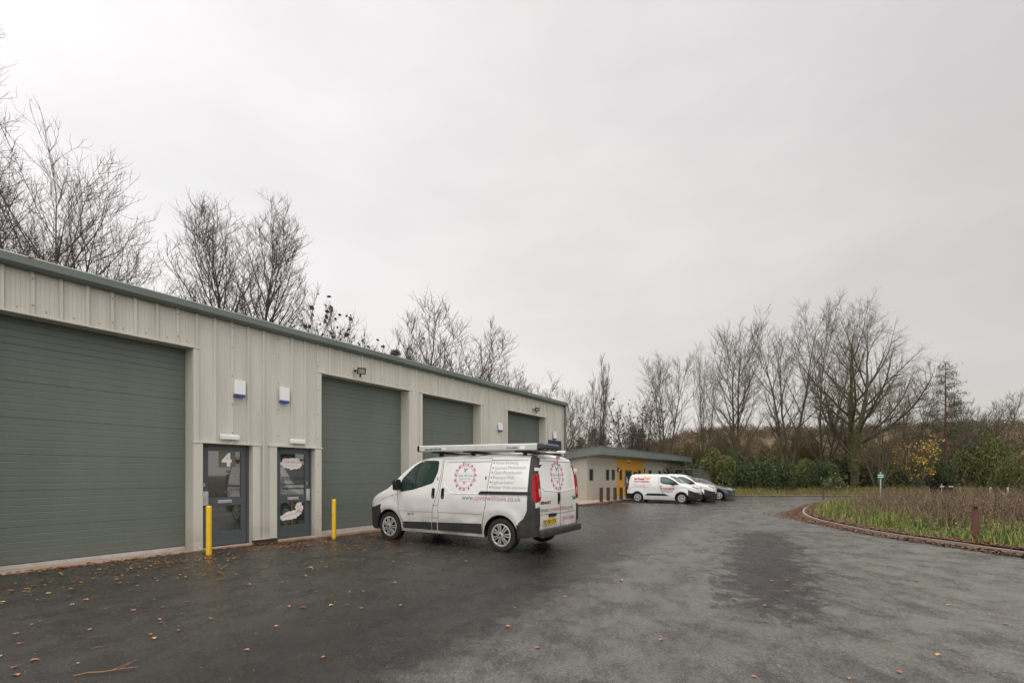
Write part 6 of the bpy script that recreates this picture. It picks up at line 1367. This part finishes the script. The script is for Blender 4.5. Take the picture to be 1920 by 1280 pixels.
# far woodland on the hill
nb = 1400; pxs = np.where(r_.random(nb) < .6, r_.uniform(1000, 1640, nb), r_.uniform(1600, 2100, nb)); dist = r_.uniform(170, 400, nb); xs_ = (pxs - 960) / F * dist; hz = np.array([.3 + hill_h(x, y) for x, y in zip(xs_, dist)]); m = 150
sz = r_.uniform(2.5, 5.0, nb); q = r_.normal(0, 1, (nb, m, 3)); q /= np.linalg.norm(q, axis=2, keepdims=True); q *= r_.uniform(.5, 1, (nb, m, 1)); q[:, :, 2] = np.abs(q[:, :, 2]) * 1.3
P = (np.stack([xs_, dist, hz], 1)[:, None, :] + q * sz[:, None, None]).reshape(-1, 3); V, Fc = leafquads(P, .42, r_, .5, .3)
tag(npmesh('hill_woodland', V, Fc, pm('far_wood', (.08, .055, .035), .9, island=[(.06, .042, .024), (.10, .068, .034), (.065, .06, .025), (.13, .085, .035)])), 'brown leafless woodland on the far hillside', 'woodland', kind='stuff')
nb = 220; pxs = r_.uniform(1600, 2100, nb); dist = r_.normal(405, 5, nb); xs_ = (pxs - 960) / F * dist; hz = np.array([.3 + hill_h(x, y) for x, y in zip(xs_, dist)]); m = 60
sz = r_.uniform(1.2, 2.6, nb); q = r_.normal(0, 1, (nb, m, 3)); q /= np.linalg.norm(q, axis=2, keepdims=True); q[:, :, 2] = np.abs(q[:, :, 2])
P = (np.stack([xs_, dist, hz], 1)[:, None, :] + q * sz[:, None, None]).reshape(-1, 3); V, Fc = leafquads(P, .6, r_, .5, .5)
tag(npmesh('hill_hedgerow', V, Fc, MATS['far_wood']), 'hedgerow running along the skyline of the far hill', 'hedge', kind='stuff')
# fallen leaves
leafm = pm('fallen_leaves', (.2, .08, .03), .55, island=[(.065, .03, .019), (.14, .06, .030), (.23, .10, .045), (.055, .026, .018), (.19, .10, .045)])
leafm2 = pm('fallen_leaves_bright', (.3, .14, .03), .5, island=[(.30, .10, .035), (.20, .065, .028), (.50, .28, .05), (.16, .05, .022), (.40, .18, .05)])
def leaves(P, size, r_, jit=.4):
    n = len(P); a = r_.uniform(0, 6.28, n); c, s = np.cos(a), np.sin(a); tx = r_.normal(0, .22, n); ty = r_.normal(0, .22, n); sz = size * r_.uniform(1 - jit, 1 + jit, n)
    sh = np.array([(-.5, 0, 0), (-.22, .30, .16), (.2, .26, .12), (.5, 0, .04), (.2, -.26, .12), (-.22, -.30, .16)]); V = np.zeros((n, 6, 3))
    for i, (u, v, w) in enumerate(sh):
        u_, v_, w_ = u * sz, v * sz * r_.uniform(.8, 1.2, n), w * sz * r_.uniform(.2, 1.2, n); V[:, i, 0] = P[:, 0] + u_ * c - v_ * s; V[:, i, 1] = P[:, 1] + u_ * s + v_ * c; V[:, i, 2] = P[:, 2] + w_ + np.abs(u_ * tx) + np.abs(v_ * ty) + .003
    b = np.arange(n)[:, None] * 6; return V.reshape(-1, 3), np.concatenate([b + [0, 1, 2, 3], b + [0, 3, 4, 5]], 0)
# drift along the kerb
cum = np.concatenate([[0], np.cumsum(np.hypot(*(KPn[1:] - KPn[:-1]).T))]); n = 25000
s = 20 + r_.uniform(0, 1, n) * 27; P = np.stack([np.interp(s, cum, KPn[:, 0]), np.interp(s, cum, KPn[:, 1]), np.zeros(n)], 1)
i = np.clip(np.searchsorted(cum, s) - 1, 0, len(KPn) - 2); t = (KPn[i + 1] - KPn[i]); t /= np.linalg.norm(t, axis=1, keepdims=True); nn = np.stack([-t[:, 1], t[:, 0]], 1)
cusp = np.exp(-((P[:, 1] - 18.5) / 2.6) ** 2); side_ = r_.random(n) < .42
off = np.where(side_, .08 + np.abs(r_.normal(0, .14, n)) * (1 + cusp * 2.2), -(.07 + np.abs(r_.normal(0, .30, n)) * (1 + cusp * .8))); P[:, :2] += nn * off[:, None]
up_ = inpoly(P, vpoly); P[:, 2] = gzv(P[:, 1]) + np.where(up_, .075, .004) + np.abs(r_.normal(0, .012, n)); V, Fc = leaves(P, .075, r_)
tag(npmesh('kerb_leaf_litter', V, Fc, leafm), 'drift of brown fallen leaves along the right hand kerb', 'leaf litter', kind='stuff')
# along the far kerb and the footpath kerb
n = 2600; w_ = r_.uniform(-6, 12, n); o_ = 1.95 + np.abs(r_.normal(0, .22, n)) * np.where(w_ < -1, 1.8, 1); P = np.array([(lambda q: (q.x, q.y, 0))(B2(a, b)) for a, b in zip(w_, o_)]); P[:, 2] = gzv(P[:, 1]) + .01 + np.abs(r_.normal(0, .02, n)); Q = np.stack([r_.uniform(14, 30, 3000), 39.2 - np.abs(r_.normal(-.1, .25, 3000)), np.full(3000, -.27)], 1); P = np.concatenate([P, Q])
V, Fc = leaves(P, .10, r_); tag(npmesh('path_leaf_litter', V, Fc, leafm), 'fallen leaves along the footpath and far kerbs', 'leaf litter', kind='stuff')
# scattered on the yard, thicker towards the doors
def yard(w, o_): q = P0 + WD * w + WN * o_; return (q.x, q.y, gz(q.y) + .004)
pts = [yard(r_.uniform(-2, 9.5), .12 + abs(r_.normal(0, .16))) for _ in range(420)]
for cw, co, cs, cn in ((2.0, .9, .55, 60), (3.8, .75, .5, 70), (4.6, .8, .4, 50), (6.3, 1.0, .5, 60), (7.2, 1.1, .4, 50), (6.4, 1.9, .7, 40), (1.0, 1.6, .8, 50), (5.2, 2.0, .9, 40)): pts += [yard(r_.normal(cw, cs), abs(r_.normal(co, cs * .5)) + .1) for _ in range(cn * 2)]
pts += [yard(r_.uniform(-3, 9), abs(r_.normal(0, 2.4)) + .2) for _ in range(620)]
pts += [(r_.uniform(-4, 9), r_.uniform(3.5, 28), 0) for _ in range(130)]
pts += [yard(r_.uniform(-1.5, 9.0), .04 + abs(r_.normal(0, .07))) for _ in range(700)]
P = np.array([(x, y, gz(y) + .004) for x, y, z in pts]); V, Fc = leaves(P, .048, r_, .55); tag(npmesh('scattered_leaves', V, Fc, leafm2), 'small orange and yellow leaves scattered over the wet yard', 'leaf litter', kind='stuff')
n = 9000; P = np.stack([r_.uniform(-8, 8, n), r_.uniform(2.5, 16, n), np.zeros(n)], 1); P[:, 2] = gzv(P[:, 1]) + .003; V, Fc = leafquads(P, .007, r_, .6, .6); V[:, 2] = np.maximum(V[:, 2] * .25 + .003, .003) if True else V[:, 2]
V[:, 2] += np.repeat(gzv(P[:, 1]), 4) * .75
tag(npmesh('leaf_crumbs', V, Fc, leafm2), 'tiny crumbs of leaf and grit over the tarmac', 'leaf crumbs', kind='stuff')
big = [(30, 1266, 1), (67, 1126, 3), (135, 1136, 3), (4, 1130, 3), (45, 1110, 0), (60, 1171, 0), (31, 1190, 0), (170, 1181, 1), (250, 1145, 0), (298, 1162, 1), (424, 1136, 0), (572, 1080, 2), (568, 1139, 1), (621, 1135, 2), (752, 1136, 0), (655, 1110, 2), (462, 1220, 1), (442, 1077, 0), (347, 1082, 3), (1165, 1088, 1), (1447, 1089, 0), (1475, 1110, 0), (1435, 1136, 0), (1239, 1200, 1), (1060, 1119, 1), (1007, 1215, 0), (1414, 1269, 1), (1591, 1272, 1), (1885, 1170, 0), (1747, 1145, 0), (1335, 1074, 1), (2, 1230, 2), (186, 1068, 2), (115, 1079, 2), (355, 1065, 1), (160, 1126, 1), (305, 1139, 1), (740, 1093, 2), (680, 1109, 2), (1217, 1053, 1), (953, 1176, 1), (606, 1232, 1)]
lm = [pm('leaf_rust', (.30, .10, .05), .5), pm('leaf_orange', (.36, .14, .05), .5), pm('leaf_pale', (.55, .36, .12), .5), pm('leaf_yellow', (.58, .46, .10), .5)]
LN = [('rust brown fallen leaf', 'rust brown leaves lying singly on the yard'), ('bright orange fallen leaf', 'orange leaves lying singly on the yard'), ('pale tan fallen leaf', 'pale tan leaves lying singly on the yard'), ('yellow fallen leaf', 'yellow leaves lying singly on the yard')]
for px, py, k in big:
    p = onground(px, py); o_ = np.array([[0, 0, 0.]]); V, Fc = leaves(o_, .062 if p.y > 6 else .055, r_, .3); o = npmesh('fallen_leaf', V, Fc, lm[k]); o.location = (p.x, p.y, p.z + .003); tag(o, LN[k][0] + ' lying by itself on the wet tarmac', 'leaf', LN[k][1])
# sticks
p = onground(205, 1262); o = build_segs('fallen_twig', [([(-.42, -.10, .012, -.3, -.02, .02, .004, .005), (-.3, -.02, .02, -.1, .0, .02, .005, .006), (-.1, 0, .02, .12, .05, .035, .006, .004), (.12, .05, .035, .36, .07, .05, .004, .002), (-.02, .02, .02, .16, .17, .07, .004, .002), (.1, .05, .03, .22, .2, .09, .003, .0015)], 6)], pm('twig_orange', (.34, .13, .045), .6), None); o.location = (p.x, p.y, 0); o.scale = (.52, .62, .7); tag(o, 'forked orange brown twig lying on the tarmac in the bottom left corner', 'twig')
p = onground(190, 1213); o = build_segs('fallen_twig', [([(-.1, -.05, .006, .0, .0, .012, .003, .003), (0, 0, .012, .12, .07, .02, .003, .0015)], 5)], MATS['twig_orange'], None); o.location = (p.x, p.y, 0); o.scale = (.6, .7, .8); tag(o, 'short thin twig lying above the forked one at the left', 'twig')
w_ = Wp(68); q = P0 + WD * w_ + WN * .1; o = build_segs('gutter_twig', [([(-.12, -.1, .0, .05, .0, .03, .012, .010), (.05, 0, .03, .25, .12, .10, .010, .006)], 6)], MATS['cut_wood'], None); o.location = (q.x, q.y, 4.90); o.rotation_euler = (0, 0, WROT); tag(o, 'pale broken stick caught on the edge of the gutter', 'twig')
